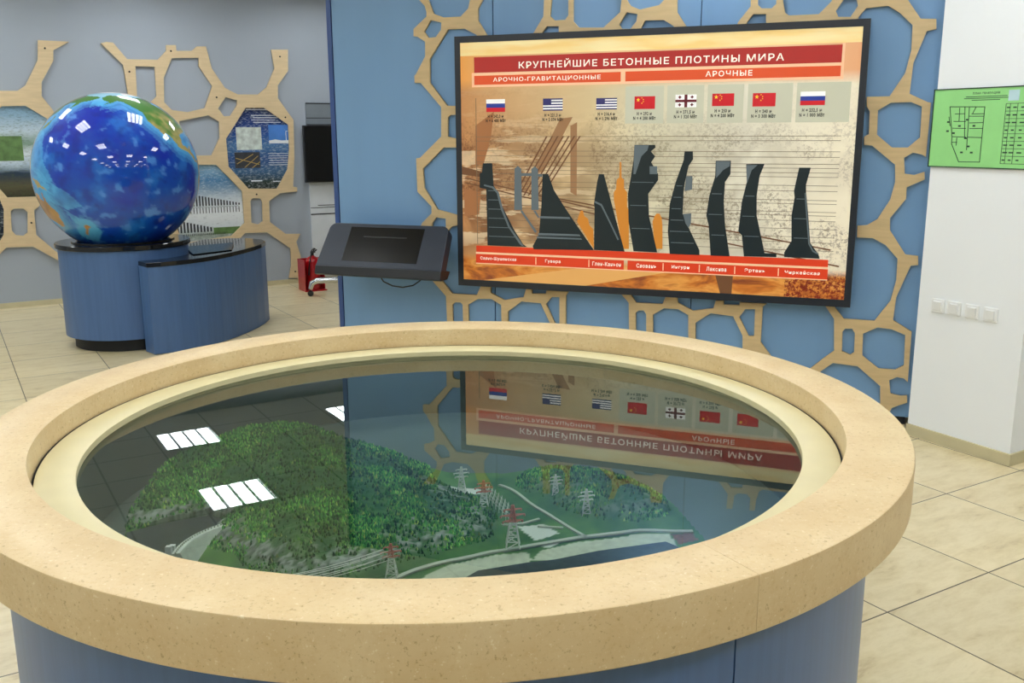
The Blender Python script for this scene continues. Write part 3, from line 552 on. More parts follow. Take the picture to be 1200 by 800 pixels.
# column cards behind the flags and the level lines
for a, b in ((-1.4415, -1.2155), (-1.1955, -.9855), (-.9650, -.7655), (-.7420, -.5015), (-.4805, -.2015)):
    card('caption_card', rect(a, b, 1.690, 1.900), INK['grey'], 0)
mb = MB()
for z in (1.615, 1.590, 1.53, 1.50, 1.462, 1.44, 1.415, 1.392, 1.345, 1.315, 1.265, 1.245, 1.20, 1.18, 1.15, 1.105, 1.06, 1.03, .985): mb.plate([T(q) for q in rect(-2.39, -.235, z, z+.0026)], YF-.0010, YF-.0005)
mb.plate([T(q) for q in rect(-2.392, -2.388, .95, 1.85)], YF-.0010, YF-.0005)
mb.build('level_lines', INK['line'], scr)
mb = MB()
for (xa, za, xb, zb) in ((-2.47, 1.36, -1.5, 1.16), (-1.9, 1.25, -.25, .99), (-2.47, 1.33, -1.5, 1.13), (-.9, 1.02, -.2, .90)):
    mb.plate([T(q) for q in ((xa, za), (xb, zb), (xb, zb+.008), (xa, za+.008))], YF-.0011, YF-.0006)
mb.build('cable_lines', INK['brown'], scr)
mb = MB()
for k in range(7): mb.plate([T(q) for q in ((-1.93+k*.035, 1.62), (-1.92+k*.035, 1.62), (-2.13+k*.03, 1.26), (-2.14+k*.03, 1.26))], YF-.0011, YF-.0006)
mb.build('cable_lines', INK['brown'], scr)
for q, c_ in zip([[(-1.8416,1.723),(-1.763,1.7308),(-1.9461,1.4062),(-2.0155,1.3899)],[(-1.7764,1.6795),(-1.7351,1.7006),(-1.7328,1.2653),(-1.7728,1.2867)],[(-2.3954,1.6836),(-2.2709,1.7667),(-2.2921,1.6162),(-2.3436,1.4475),(-2.3987,1.4471)],[(-2.4899,1.435),(-2.3492,1.4021),(-2.3496,1.3679),(-2.4908,1.3846)],[(-2.477,1.2973),(-2.3633,1.2763),(-2.3777,1.1375),(-2.48,1.1231)]], ('beam', 'beam', 'beam2', 'brown', 'beam2')): card('machinery_photo', q, INK[c_], 0)
for q, c_ in zip([[(-2.5003,.6927),(-1.5991,.8443),(-1.0575,.8471),(-1.8348,.6833)],[(-.8842,.8335),(-.7784,.8387),(-.7833,.7127),(-.8471,.7113)]], ('wedge', 'brown')): card('collage_wedge', q, INK[c_], 0)
for q in [[(-1.4683,1.469),(-1.4593,1.4691),(-1.4552,1.3789),(-1.4393,1.3661),(-1.4382,1.3143),(-1.4197,1.2929),(-1.4178,1.2061),(-1.4061,1.1845),(-1.401,.9558),(-1.4396,.9543),(-1.5001,1.2479),(-1.5009,1.2915),(-1.4876,1.3091),(-1.4842,1.3655),(-1.4687,1.3787)],[(-1.7289,1.1096),(-1.7198,1.1434),(-1.7062,1.1772),(-1.6922,1.1775),(-1.6825,1.1444),(-1.659,1.1295),(-1.6492,1.0896),(-1.6256,1.0681),(-1.6192,.9473),(-1.6335,.967)],[(-1.2617,1.1231),(-1.2494,1.1559),(-1.2388,1.1714),(-1.2212,1.1718),(-1.2072,1.1463),(-1.2016,1.1031),(-1.1974,.9638),(-1.2417,.962)]]: card('tower_silhouette', q, INK['amber'], 2)
GREY = [[[(-2.1345,1.4251),(-2.1135,1.44),(-2.0913,1.4254),(-2.0858,1.1717),(-2.1381,1.1704)],[(-2.024,1.4227),(-2.0033,1.4397),(-1.9814,1.423),(-1.9762,1.1744),(-2.0241,1.1732)],[(-2.0983,1.1656),(-2.0858,1.1705),(-1.9871,1.0416),(-1.9994,1.0319)],[(-2.0118,1.1701),(-1.997,1.1704),(-1.9712,1.1309),(-1.9786,1.1226)],[(-2.0914,1.3971),(-2.0179,1.3979),(-2.0179,1.3809),(-2.0915,1.38)],[(-1.9838,1.3926),(-1.9511,1.393),(-1.9547,1.376),(-1.9838,1.3779)]],[[(-1.3809,1.5657),(-1.295,1.5658),(-1.3036,1.5364),(-1.338,1.5022),(-1.371,1.3992),(-1.383,1.399)],[(-1.2871,1.4457),(-1.2425,1.446),(-1.2412,1.4006),(-1.2858,1.4001)]],[[(-1.0708,1.3912),(-1.0342,1.3916),(-1.0337,1.3149),(-1.077,1.3051)],[(-1.0817,1.1726),(-1.0334,1.1784),(-1.0335,1.1188),(-1.0465,1.0931),(-1.0647,1.1179)]],[[(-.902,1.4754),(-.822,1.4759),(-.8253,1.4494),(-.8609,1.427),(-.8982,1.3821)]],[[(-.731,1.4568),(-.67,1.4572),(-.7012,1.4285),(-.7248,1.3511)]],[[(-2.3423,1.3158),(-2.2854,1.3028),(-2.2541,1.271),(-2.2272,1.1706),(-2.18,1.0646),(-2.1026,.9583),(-2.0902,.9493),(-2.0739,.9464),(-2.1674,1.0649),(-2.2121,1.1709),(-2.2414,1.2781),(-2.2764,1.3122),(-2.3396,1.3251)]],[[(-1.9688,1.1367),(-1.7776,1.1361),(-1.7703,1.1238),(-1.9688,1.124)],[(-1.9784,1.0326),(-1.7121,1.0322),(-1.7048,1.0211),(-1.9809,1.0186)],[(-1.987,1.0114),(-1.6999,1.0098),(-1.695,1.0009),(-1.9907,.9997)]],[[(-1.6163,1.2263),(-1.5791,1.2094),(-1.5283,1.1161),(-1.4711,1.0052),(-1.4638,1.0114),(-1.5198,1.1187),(-1.5731,1.219),(-1.6165,1.2381)]],[[(-.4075,1.306),(-.401,1.3084),(-.3851,1.1914),(-.3641,1.027),(-.3417,.9893),(-.3128,.9729),(-.3122,.9647),(-.3456,.9809),(-.3707,1.0244),(-.3929,1.1912)]]]
dams = [[(-2.3469,1.4553),(-2.2838,1.4558),(-2.2763,1.3203),(-2.254,1.286),(-2.217,1.1883),(-2.1424,1.0505),(-2.0801,.9591),(-2.0527,.9426),(-2.321,.943),(-2.326,1.2964),(-2.3705,1.3038),(-2.3693,1.3941),(-2.354,1.3966)],[(-1.9511,1.393),(-1.9148,1.3933),(-1.8783,1.2981),(-1.8237,1.2178),(-1.8227,1.2158),(-1.746,1.1099),(-1.6184,.9397),(-2.0092,.9302),(-2.0154,.9498),(-1.9747,1.0211),(-1.9591,1.1942)],[(-1.5943,1.3967),(-1.5638,1.397),(-1.4988,1.176),(-1.4269,.9389),(-1.6184,.9409),(-1.6184,1.1967),(-1.6224,1.2203),(-1.6058,1.344)],[(-1.381,1.568),(-1.2577,1.568),(-1.2549,1.5534),(-1.2823,1.5308),(-1.2558,1.5026),(-1.2783,1.4685),(-1.2354,1.4007),(-1.2344,1.3665),(-1.291,1.2853),(-1.284,1.1581),(-1.2281,.9422),(-1.3723,.9435),(-1.4066,1.1196),(-1.4138,1.283),(-1.4002,1.3701),(-1.3848,1.4792)],[(-1.0848,1.5313),(-1.037,1.5314),(-1.0343,1.4869),(-1.059,1.4475),(-1.0784,1.3459),(-1.0828,1.3062),(-1.084,1.1749),(-1.0466,1.0954),(-.9783,.965),(-.9772,.936),(-1.1522,.9358),(-1.1681,1.0684),(-1.1614,1.2304),(-1.1306,1.3565),(-1.0888,1.481)],[(-.9044,1.4798),(-.8189,1.4803),(-.8189,1.4052),(-.8469,1.3604),(-.8499,1.2485),(-.8363,1.1133),(-.8026,.9364),(-.9117,.9364),(-.9301,1.1105),(-.946,1.167),(-.9334,1.2806),(-.9042,1.3931)],[(-.7334,1.4611),(-.6325,1.464),(-.6561,1.3961),(-.6669,1.2857),(-.6614,1.1746),(-.6068,.9627),(-.5412,.9631),(-.5401,.9429),(-.722,.9398),(-.7387,1.0597),(-.7598,1.0817),(-.7476,1.2507),(-.7254,1.3621)],[(-.4446,1.4448),(-.3827,1.4453),(-.4025,1.3519),(-.4001,1.3119),(-.3818,1.1915),(-.3609,1.0295),(-.3124,.967),(-.3054,.9439),(-.4974,.9452),(-.4988,.9712),(-.4627,1.0375),(-.4706,1.1776),(-.4597,1.2821),(-.4651,1.3165)]]
owner = [1, 3, 4, 5, 6, 0, 1, 2, 7]
for k, q in enumerate(dams):                    # each section with its grey details and thin survey lines
    mb = MB().plate([T(p) for p in q], YF-.0029, YF-.0024, 0)
    for w, grp in zip(owner, GREY):
        if w == k:
            for g_ in grp: mb.plate([T(p) for p in g_], YF-.0035, YF-.0030, 1)
    z0 = min(p[1] for p in q); z1 = max(p[1] for p in q)
    for j in range(1, 0 if k in (1, 2) else 7 if k in (0, 4) else 4):
        z = z0+(z1-z0)*(j/(9 if k in (0, 4) else 4.6)); xs = []
        for a, b in zip(q, q[1:]+q[:1]):
            if (a[1] > z) != (b[1] > z): xs.append(a[0]+(b[0]-a[0])*(z-a[1])/(b[1]-a[1]))
        if len(xs) > 1: xs.sort(); mb.plate([T(p) for p in rect(xs[0]+.012, xs[-1]-.03*(xs[-1]-xs[0])-.01, z, z+.004)], YF-.0037, YF-.0031, 1)
    mb.build('dam_section', [INK['dam'], INK['steel']], scr)
# red bars with the names
card('base_bar', rect(-2.3995, -.2585, .8985, .9385), INK['redbar'], 2)
card('name_bar', rect(-2.4025, -1.4305, .8285, .8855), INK['redbar'], 2); card('name_bar', rect(-1.4075, -.2575, .8285, .8855), INK['redbar'], 2)
mb = MB()
for r in (rect(-2.4025, -.2575, .8855, .8985), rect(-2.4025, -.2575, .8225, .8285)): mb.plate([T(q) for q in r], YF-.0022, YF-.0012)
for u in (-1.995, -1.650, -1.19, -.975, -.770, -.525): mb.plate([T(q) for q in rect(u-.003, u+.003, .835, .879)], YF-.0024, YF-.0018)
mb.build('name_bar_border', INK['peach'], scr)
nm = ['Саяно-Шушенская', 'Гувера', 'Глен-Каньон', 'Сяовань', 'Ингури', 'Лаксива', 'Эртань', 'Чиркейская']; nw = [.245, .10, .18, .12, .105, .115, .115, .19]
for s, (u, z), w in zip(nm, [(-2.2489,.8657),(-1.8829,.8626),(-1.5377,.8584),(-1.2919,.8601),(-1.0863,.8593),(-.8759,.859),(-.6567,.8593),(-.3945,.8572)], nw): words('name_text', s, u-w/2-TU, u+w/2-TU, .8455-TZ, .8705-TZ, YF-.0026, INK['white'], scr, .02)
caps = ['H = 242,0 м\nN = 6 400 МВт', 'H = 221,3 м\nN = 2 074 МВт', 'H = 216,4 м\nN = 1 296 МВт', 'H = 292 м\nN = 4 200 МВт', 'H = 271,5 м\nN = 1 320 МВт', 'H = 250 м\nN = 4 200 МВт', 'H = 240 м\nN = 3 300 МВт', 'H = 232,5 м\nN = 1 000 МВт']
kinds = ['ru', 'us', 'us', 'cn', 'ge', 'cn', 'cn', 'ru']; FLAG = [INK['flagwhite'], INK['flagblue'], INK['flagred'], INK['navy'], INK['yellow'], INK['maroon_dark']]
for ((a, b), (c, d)), kd, cp in zip([[(-2.32,1.8415),(-2.1962,1.766)],[(-1.95,1.8405),(-1.8253,1.7691)],[(-1.617,1.8374),(-1.4915,1.7723)],[(-1.3868,1.8432),(-1.2657,1.7719)],[(-1.1476,1.8486),(-1.027,1.7782)],[(-.9384,1.8504),(-.8169,1.7824)],[(-.7148,1.8491),(-.5913,1.777)],[(-.4597,1.8521),(-.3308,1.7802)]], kinds, caps):
    x0, x1, z0, z1 = a-TU, c-TU, d-TZ, b-TZ; w = x1-x0; h = z1-z0; y0 = YF-.0016; mb = MB()
    def bar(p0, p1, q0, q1, m, l=0): mb.plate([(x0+w*p0, z0+h*q0), (x0+w*p1, z0+h*q0), (x0+w*p1, z0+h*q1), (x0+w*p0, z0+h*q1)], y0-.0004*l-.0004, y0-.0004*l, m)
    def star(px, py, r, l=1):
        P = []
        for k in range(10):
            a_ = math.pi/2+k*math.pi/5; rr = r if k % 2 == 0 else r*.42; P.append((x0+w*px+rr*math.cos(a_), z0+h*py+rr*math.sin(a_)))
        mb.plate(P, y0-.0004*l-.0004, y0-.0004*l, 4)
    if kd == 'ru': bar(0, 1, 2/3, 1, 0); bar(0, 1, 1/3, 2/3, 1); bar(0, 1, 0, 1/3, 2)
    if kd == 'us':
        for k in range(9): bar(0, 1, k/9, (k+1)/9, 3 if k % 2 == 0 else 0)
        bar(0, .42, 4/9, 1, 3, 1)
    if kd == 'cn':
        bar(0, 1, 0, 1, 2); star(.18, .72, h*.17)
        for px, py in ((.36, .88), (.43, .74), (.43, .58), (.36, .46)): star(px, py, h*.06)
    if kd == 'ge':
        bar(0, 1, 0, 1, 0); bar(.43, .57, 0, 1, 5, 1); bar(0, 1, .40, .60, 5, 1)
        for px in (.21, .79):
            for py in (.2, .8): bar(px-.07, px+.07, py-.05, py+.05, 5, 1); bar(px-.03, px+.03, py-.12, py+.12, 5, 1)
    mb.build('flag', FLAG, scr)
    words('caption_text', cp, (x0+x1)/2-.066, (x0+x1)/2+.066, z0-.062, z0-.016, y0, INK['black'], scr, .03)

# ------------------------------------------------------------------ tilted touch kiosk on the partition
KU = -2.99
ki = thing('touch_kiosk', 'dark grey tilted touch screen kiosk fixed to the blue partition', 'kiosk', blue(KU, 0, .735), BLUE)
ang = math.atan2(1.062-.797, .335-.150)            # slope of the face
def kp(s_, t_, n_):                                # s along width, t up the face from its lower edge, n out of the face
    ca_, sa_ = math.cos(ang), math.sin(ang); y = -.335+t_*ca_-n_*sa_; z = .797+t_*sa_+n_*ca_; return (s_, y, z-.735)
LEN = math.hypot(1.062-.797, .185)
def kslab(name, outline, n0, n1, mat, bevel=0):
    n = len(outline); vs = [kp(s_, t_, n0) for s_, t_ in outline]+[kp(s_, t_, n1) for s_, t_ in outline]
    fs = [tuple(range(n))[::-1], tuple(range(n, 2*n))]+[(i, (i+1) % n, n+(i+1) % n, n+i) for i in range(n)]
    return MB().add(vs, fs).build(name, mat, ki, bevel=bevel)
def rr(w0, w1, t0_, t1_, r):
    P = [(-w0, t0_), (w0, t0_)]
    for k in range(7): a = k*math.pi/12; P.append((w1-r+r*math.cos(a), t1_-r+r*math.sin(a)))
    for k in range(7): a = math.pi/2+k*math.pi/12; P.append((-w1+r+r*math.cos(a), t1_-r+r*math.sin(a)))
    return P
kslab('housing', rr(.456, .436, 0, LEN, .05), -.075, 0, M['kiosk'], .006)
kslab('touch_glass', [(-.272, .045), (.272, .045), (.268, LEN-.028), (-.268, LEN-.028)], -.004, .0012, M['glass_matte'])
mb = MB(); prof = [(-.337, .799), (-.352, .745), (-.33, .735), (-.24, .735), (-.2, .78), (-.29, .80)]
n = len(prof); mb.add([(x, y, z-.735) for x in (-.456, .456) for y, z in prof], [tuple(range(n)), tuple(range(n, 2*n))[::-1]]+[(i, n+i, n+(i+1) % n, (i+1) % n) for i in range(n)]); mb.build('lower_lip', M['kiosk_dark'], ki, bevel=.004)
MB().box(-.16, .16, -.21, 0, .06, .25).build('wall_bracket', M['kiosk_dark'], ki, bevel=.004)
pts = [(-.03, -.25, .01), (0, -.25, -.035), (.06, -.24, -.062), (.13, -.23, -.07), (.20, -.22, -.055), (.25, -.21, -.02), (.27, -.2, .03)]
MB().tube([Vector(a).lerp(Vector(b), k/4) for a, b in zip(pts, pts[1:]) for k in range(4)]+[pts[-1]], .0045, 6).build('cable', M['black'], ki, smooth=True)

# ------------------------------------------------------------------ white wall: evacuation plan and switches
M['green'] = plain('green_board', '99de8c', .4, var=.04); M['ink_dark'] = plain('dark_ink', '1d4030', .6); M['sticker'] = plain('pale_sticker', 'b9d8e0', .5); M['pale_green'] = plain('pale_green', 'b5dd9a', .5)
ev = thing('evacuation_plan', 'green framed evacuation plan board on the white wall', 'sign', white(.27, 0, 1.458), WYAW)
def E(q): return (q[0]-.27, q[1]-1.458)
a0, a1, b1 = -.011-.27, .565-.27, .390
MB().box(a0+.004, a1-.004, -.008, 0, .004, b1-.004).build('board', M['green'], ev)
MB().box(a0, a1, -.011, 0, 0, .005).box(a0, a1, -.011, 0, b1-.005, b1).box(a0, a0+.005, -.011, 0, .005, b1-.005).box(a1-.005, a1, -.011, 0, .005, b1-.005).build('frame', M['ink_dark'], ev)
mb = MB()
for p, q in [[(.0884,1.7594),(.2811,1.7547)],[(.2811,1.7547),(.2817,1.6059)],[(.2817,1.6059),(.2819,1.4885)],[(.2819,1.4885),(.1662,1.4872)],[(.1662,1.4872),(.1167,1.5757)],[(.1167,1.5757),(.1156,1.6092)],[(.1156,1.6092),(.0884,1.7594)],[(.0986,1.6648),(.0878,1.7093)],[(.122,1.7235),(.1764,1.7239)],[(.1175,1.6868),(.1847,1.686)],[(.1143,1.6536),(.1884,1.6517)],[(.1154,1.6114),(.1931,1.6093)],[(.1727,1.7574),(.1864,1.6093)],[(.1975,1.7568),(.204,1.5471)],[(.2026,1.7111),(.2797,1.7099)],[(.2062,1.6785),(.2792,1.6792)],[(.2091,1.6516),(.2799,1.6512)],[(.2014,1.6093),(.2816,1.6073)],[(.2137,1.7218),(.2824,1.722)],[(.1441,1.7522),(.1471,1.6864)],[(.2344,1.7559),(.2178,1.7217)],[(.1184,1.5832),(.1456,1.5834)],[(.1432,1.6055),(.143,1.5685)]]:
    p, q = Vector(E(p)), Vector(E(q)); t = (q-p).normalized(); nn_ = Vector((-t.y, t.x))*.0016; mb.plate([tuple(p+nn_-t*.001), tuple(p-nn_-t*.001), tuple(q-nn_+t*.001), tuple(q+nn_+t*.001)], -.0092, -.008)
for (u, z) in ((.19, 1.625), (.26, 1.60), (.28, 1.56), (.245, 1.53), (.30, 1.53), (.22, 1.66), (.30, 1.66), (.155, 1.68), (.155, 1.635), (.26, 1.69)): mb.plate([E(q) for q in rect(u-.075, u-.061, z, z+.008)], -.0092, -.008)
mb.build('floor_plan', M['ink_dark'], ev)
words('title_text', 'ПЛАН ЭВАКУАЦИИ', .2101-.27, .3542-.27, 1.813-1.458, 1.826-1.458, -.0085, M['ink_dark'], ev, .03)
mb = MB()
for (p, q) in [[(.1733,1.8051),(.3941,1.802)],[(.1643,1.7967),(.3989,1.7935)],[(.2064,1.7882),(.3575,1.7872)]]: mb.plate([E(v) for v in rect(p[0], q[0], p[1]-.002, p[1]+.001)], -.0088, -.008)
mb.build('fine_print', M['ink_dark'], ev)
mb = MB(); lx0, lx1, lz0, lz1 = .392, .545, 1.484, 1.767
for k in range(9): z = lz0+(lz1-lz0)*k/8; mb.plate([E(q) for q in rect(lx0, lx1, z-.001, z+.001)], -.0092, -.0082)
for x in (lx0, lx0+.022, lx0+.06, lx1): mb.plate([E(q) for q in rect(x-.001, x+.001, lz0, lz1)], -.0092, -.0082)
for k in range(8):
    for x in (.398, .43, .47): z = lz0+(lz1-lz0)*(k+.4)/8; mb.plate([E(q) for q in rect(x, x+.014+.01*((k*3) % 4)/3, z, z+.006)], -.0092, -.0082)
mb.build('legend_table', M['ink_dark'], ev)
MB().plate([E(q) for q in rect(.40, .455, 1.78, 1.83)], -.009, -.008).build('sticker', M['sticker'], ev)
for k, (u0, u1) in enumerate(((.084, .163), (.180, .258), (.279, .364), (.377, .4705))):
    w = .078; uc = (u0+u1)/2
    s = thing('light_switch', ['leftmost of the four white light switches on the white wall', 'second from the left of the four white light switches', 'third from the left of the four white light switches', 'rightmost of the four white light switches on the white wall'][k], 'light switch', white(uc, 0, .7035), WYAW, 'white light switches in a row')
    MB().box(-w/2, w/2, -.009, 0, 0, .074).build('frame', M['white_plastic'], s, bevel=.004)
    MB().add([(-.024, -.009, .012), (.024, -.009, .012), (.024, -.009, .062), (-.024, -.009, .062), (-.022, -.013, .014), (.022, -.013, .014), (.022, -.018, .060), (-.022, -.018, .060)], [(0, 1, 5, 4), (1, 2, 6, 5), (2, 3, 7, 6), (3, 0, 4, 7), (4, 5, 6, 7), (3, 2, 1, 0)]).build('rocker', M['white_plastic'], s, bevel=.001)

# ------------------------------------------------------------------ globe on its drum and the console beside it
GC = Vector((-3.10, 7.58, 0))
dr = thing('globe_pedestal', 'round blue drum pedestal with black top carrying the globe', 'pedestal', GC)
MB().lathe([(0, 0), (.425, 0), (.425, .1), (0, .1)], 64).build('plinth', M['dark'], dr, smooth=True)
MB().lathe([(0, .098), (.486, .098), (.486, .782), (0, .782)], 96).build('drum', M['blue_drum'], dr, smooth=True)
MB().lathe([(0, .782), (.502, .782), (.506, .786), (.506, .814), (.502, .819), (0, .819)], 96).build('top_disc', M['black_top'], dr, smooth=True)
poly = [(-2.72, 7.035), (-2.63, 7.085), (-2.54, 7.155), (-2.46, 7.24), (-2.39, 7.345), (-2.325, 7.49), (-2.27, 7.66), (-2.225, 7.85), (-2.19, 8.06), (-2.18, 8.24), (-2.19, 8.42), (-2.27, 8.60), (-2.40, 8.70), (-2.60, 8.72), (-2.80, 8.62)]
for k in range(9):
    a = math.radians(62-k*15.0); poly.append((-3.10+.512*math.cos(a), 7.58+.512*math.sin(a)))
cn = thing('info_console', 'curved blue console with black top beside the globe pedestal', 'console', (-2.5, 7.9, 0))
pl = [(x+2.5, y-7.9) for x, y in poly]
MB().prism(pl, 0.004, .672).build('body', M['blue_drum'], cn, bevel=.002)
MB().prism([(x*1.012, y*1.012) for x, y in pl[:-9]]+pl[-9:], .672, .705).build('top_plate', M['black_top'], cn, bevel=.002)
MB().add([(-.02, -.42, .7065), (.20, -.12, .7065), (.10, .28, .7065), (-.22, -.02, .7065), (-.02, -.42, .713), (.20, -.12, .713), (.10, .28, .728), (-.22, -.02, .728)], [(3, 2, 1, 0), (4, 5, 6, 7), (0, 1, 5, 4), (1, 2, 6, 5), (2, 3, 7, 6), (3, 0, 4, 7)]).build('touch_panel', M['glass_black'], cn, bevel=.003)

gl = thing('globe', 'large glossy blue earth globe on the round pedestal', 'globe', GC+Vector((0, 0, .819)))
GR, GZ = .615, 1.345-.819
LAND = [
 [(-168,66),(-162,70),(-156,71),(-140,70),(-128,70),(-115,68),(-95,68),(-82,68),(-85,63),(-94,59),(-85,55),(-80,52),(-78,60),(-65,59),(-56,52),(-65,46),(-70,43),(-75,38),(-81,31),(-80,26),(-83,30),(-90,29),(-97,27),(-97,21),(-91,18),(-87,21),(-88,16),(-83,14),(-83,10),(-79,9),(-83,8),(-88,13),(-95,16),(-105,20),(-108,26),(-113,31),(-110,23),(-115,29),(-118,34),(-124,40),(-124,48),(-131,54),(-138,59),(-147,61),(-152,59),(-160,56),(-163,55),(-157,59),(-165,62)],
 [(-79,9),(-72,12),(-62,10),(-51,4),(-35,-6),(-40,-20),(-48,-27),(-58,-36),(-65,-42),(-68,-52),(-74,-52),(-73,-38),(-70,-20),(-76,-14),(-81,-5),(-78,2)],
 [(190,66),(180,69),(160,70),(140,72),(110,76),(80,73),(60,69),(50,60),(50,40),(60,25),(72,20),(78,8),(85,20),(92,22),(98,10),(103,2),(104,10),(108,12),(106,20),(115,23),(122,30),(120,37),(126,35),(129,37),(128,42),(138,48),(140,53),(137,55),(143,59),(155,59),(156,52),(162,56),(163,60),(172,61),(180,63)],
 [(130,32),(136,34),(141,36),(142,42),(145,44),(141,45),(139,40),(134,36)],
 [(114,-22),(122,-18),(130,-12),(137,-12),(136,-16),(141,-17),(142,-11),(146,-19),(153,-27),(150,-37),(144,-38),(138,-34),(131,-32),(124,-33),(115,-34)],
 [(131,-1),(141,-3),(150,-10),(144,-8),(138,-8)], [(173,-35),(178,-38),(174,-41),(170,-46),(167,-45),(172,-41)], [(120,18),(122,17),(125,10),(126,6),(122,8)]]
ICE = [[(-55,60),(-45,60),(-22,70),(-20,80),(-60,82),(-70,77),(-55,70)], [(-125,72),(-90,72),(-75,74),(-62,82),(-90,83),(-125,77)]]
SHELF = [[(160,-22),(172,-30),(182,-32),(186,-44),(178,-54),(166,-52),(160,-44),(168,-36)], [(142,-6),(156,-4),(170,-12),(178,-20),(166,-24),(154,-20),(146,-16)], [(126,34),(142,31),(151,10),(160,-4),(150,-6),(138,3),(126,8)], [(-182,52),(-172,54),(-164,54),(-160,60),(-168,68),(-180,66),(-190,60)]]
LON0, LAT0 = -155.0, 0.0
nu, nv = 260, 170; vs = []; lonlat = []; zc = math.acos(max(-1, (-GZ+.004)/GR))
to_cam = math.atan2(-GC.y, -GC.x)
for j in range(nv+1):
    th = zc*j/nv
    for i in range(nu):
        ph = 2*math.pi*i/nu; vs.append((GR*math.sin(th)*math.cos(ph), GR*math.sin(th)*math.sin(ph), GZ+GR*math.cos(th)))
        lon = LON0+math.degrees(ph-to_cam); lonlat.append(((lon+180) % 360-180, 90-math.degrees(th)))
fs = [(j*nu+i, (j+1)*nu+i, (j+1)*nu+(i+1) % nu, j*nu+(i+1) % nu) for j in range(nv) for i in range(nu)]
LL = np.array(lonlat); VS = np.array(vs)
def any_in(polys, L):
    r = np.zeros(len(L), bool)
    for q in polys: r |= inside(L, q) | inside(L+np.array([360, 0]), q)
    return r
fn = np.array([mnoise.fractal(Vector(v)*4.0, 1.0, 2.0, 5) for v in vs]); fn2 = np.array([mnoise.fractal(Vector(v)*11.0+Vector((5, 1, 2)), 1.0, 2.0, 4) for v in vs])
Lw = LL+np.stack([fn2, fn], -1)*1.6
landm = any_in(LAND, Lw); icem = any_in(ICE, Lw) | (LL[:, 1] > 79); shelf = any_in(SHELF, Lw)
near = np.zeros(len(LL))
for r_ in (3, 6, 9):
    for a_ in range(12):
        dl = np.stack([r_*math.cos(a_*.5236)/np.maximum(.25, np.cos(np.radians(LL[:, 1]))), np.full(len(LL), r_*math.sin(a_*.5236))], -1); near = np.maximum(near, any_in(LAND, Lw+dl)*(1-(r_-1)/11))
def mixc(a, b, t): t = t[:, None] if hasattr(t, 'ndim') else t; return a*(1-t)+b*t
def C3(h): return np.array(srgb(h)[:3])
oc = mixc(C3('0f2fae'), C3('0b62c4'), np.clip(.42+fn*.55+(VS[:, 2]-GZ)/GR*-.28, 0, 1))
oc = mixc(oc, C3('2f86e0'), np.clip((fn-.2)*1.6, 0, .38)); oc = mixc(oc, C3('5a9cea'), np.clip((fn2-.34)*2.2, 0, .7)); oc = mixc(oc, C3('12217e'), np.clip(-fn2*1.1-.25, 0, .4))
oc = mixc(oc, C3('59b4ea'), np.clip(near*.95+shelf*.72*(.8+fn2*.5), 0, .95)); oc = mixc(oc, C3('a8dcf2'), np.clip((LL[:, 1]-60)/14, 0, .85))
lc = mixc(C3('4d8232'), C3('b7a463'), np.clip(.5+fn2*.9-(LL[:, 1]-34)/30, 0, 1)); lc = mixc(lc, C3('3b7a2d'), np.clip((LL[:, 1]-44)/12, 0, .8)); au = LL[:, 1] < -10; lc[au] = C3('b98a4a')*(1+fn2[au][:, None]*.3)
oc[landm] = lc[landm]; oc[icem] = C3('eef4f8')
me = bpy.data.meshes.new('sphere'); me.from_pydata(vs, [], fs); ca = me.color_attributes.new('Col', 'FLOAT_COLOR', 'POINT'); ca.data.foreach_set('color', np.clip(np.concatenate([oc, np.ones((len(oc), 1))], 1), 0, 1).ravel())
bm = bmesh.new(); bm.from_mesh(me); bmesh.ops.recalc_face_normals(bm, faces=bm.faces); bm.to_mesh(me); bm.free()
me.polygons.foreach_set('use_smooth', [True]*len(me.polygons)); me.materials.append(attr_mat('glossy_globe_print', .45, 1.0, .1))
so = bpy.data.objects.new('sphere', me); COL.objects.link(so); so.parent = gl
MB().lathe([(.300, 0), (.385, 0), (.385, .010), (.300, .010)], 64, closed=True).build('support_ring', M['black_top'], gl, smooth=True)

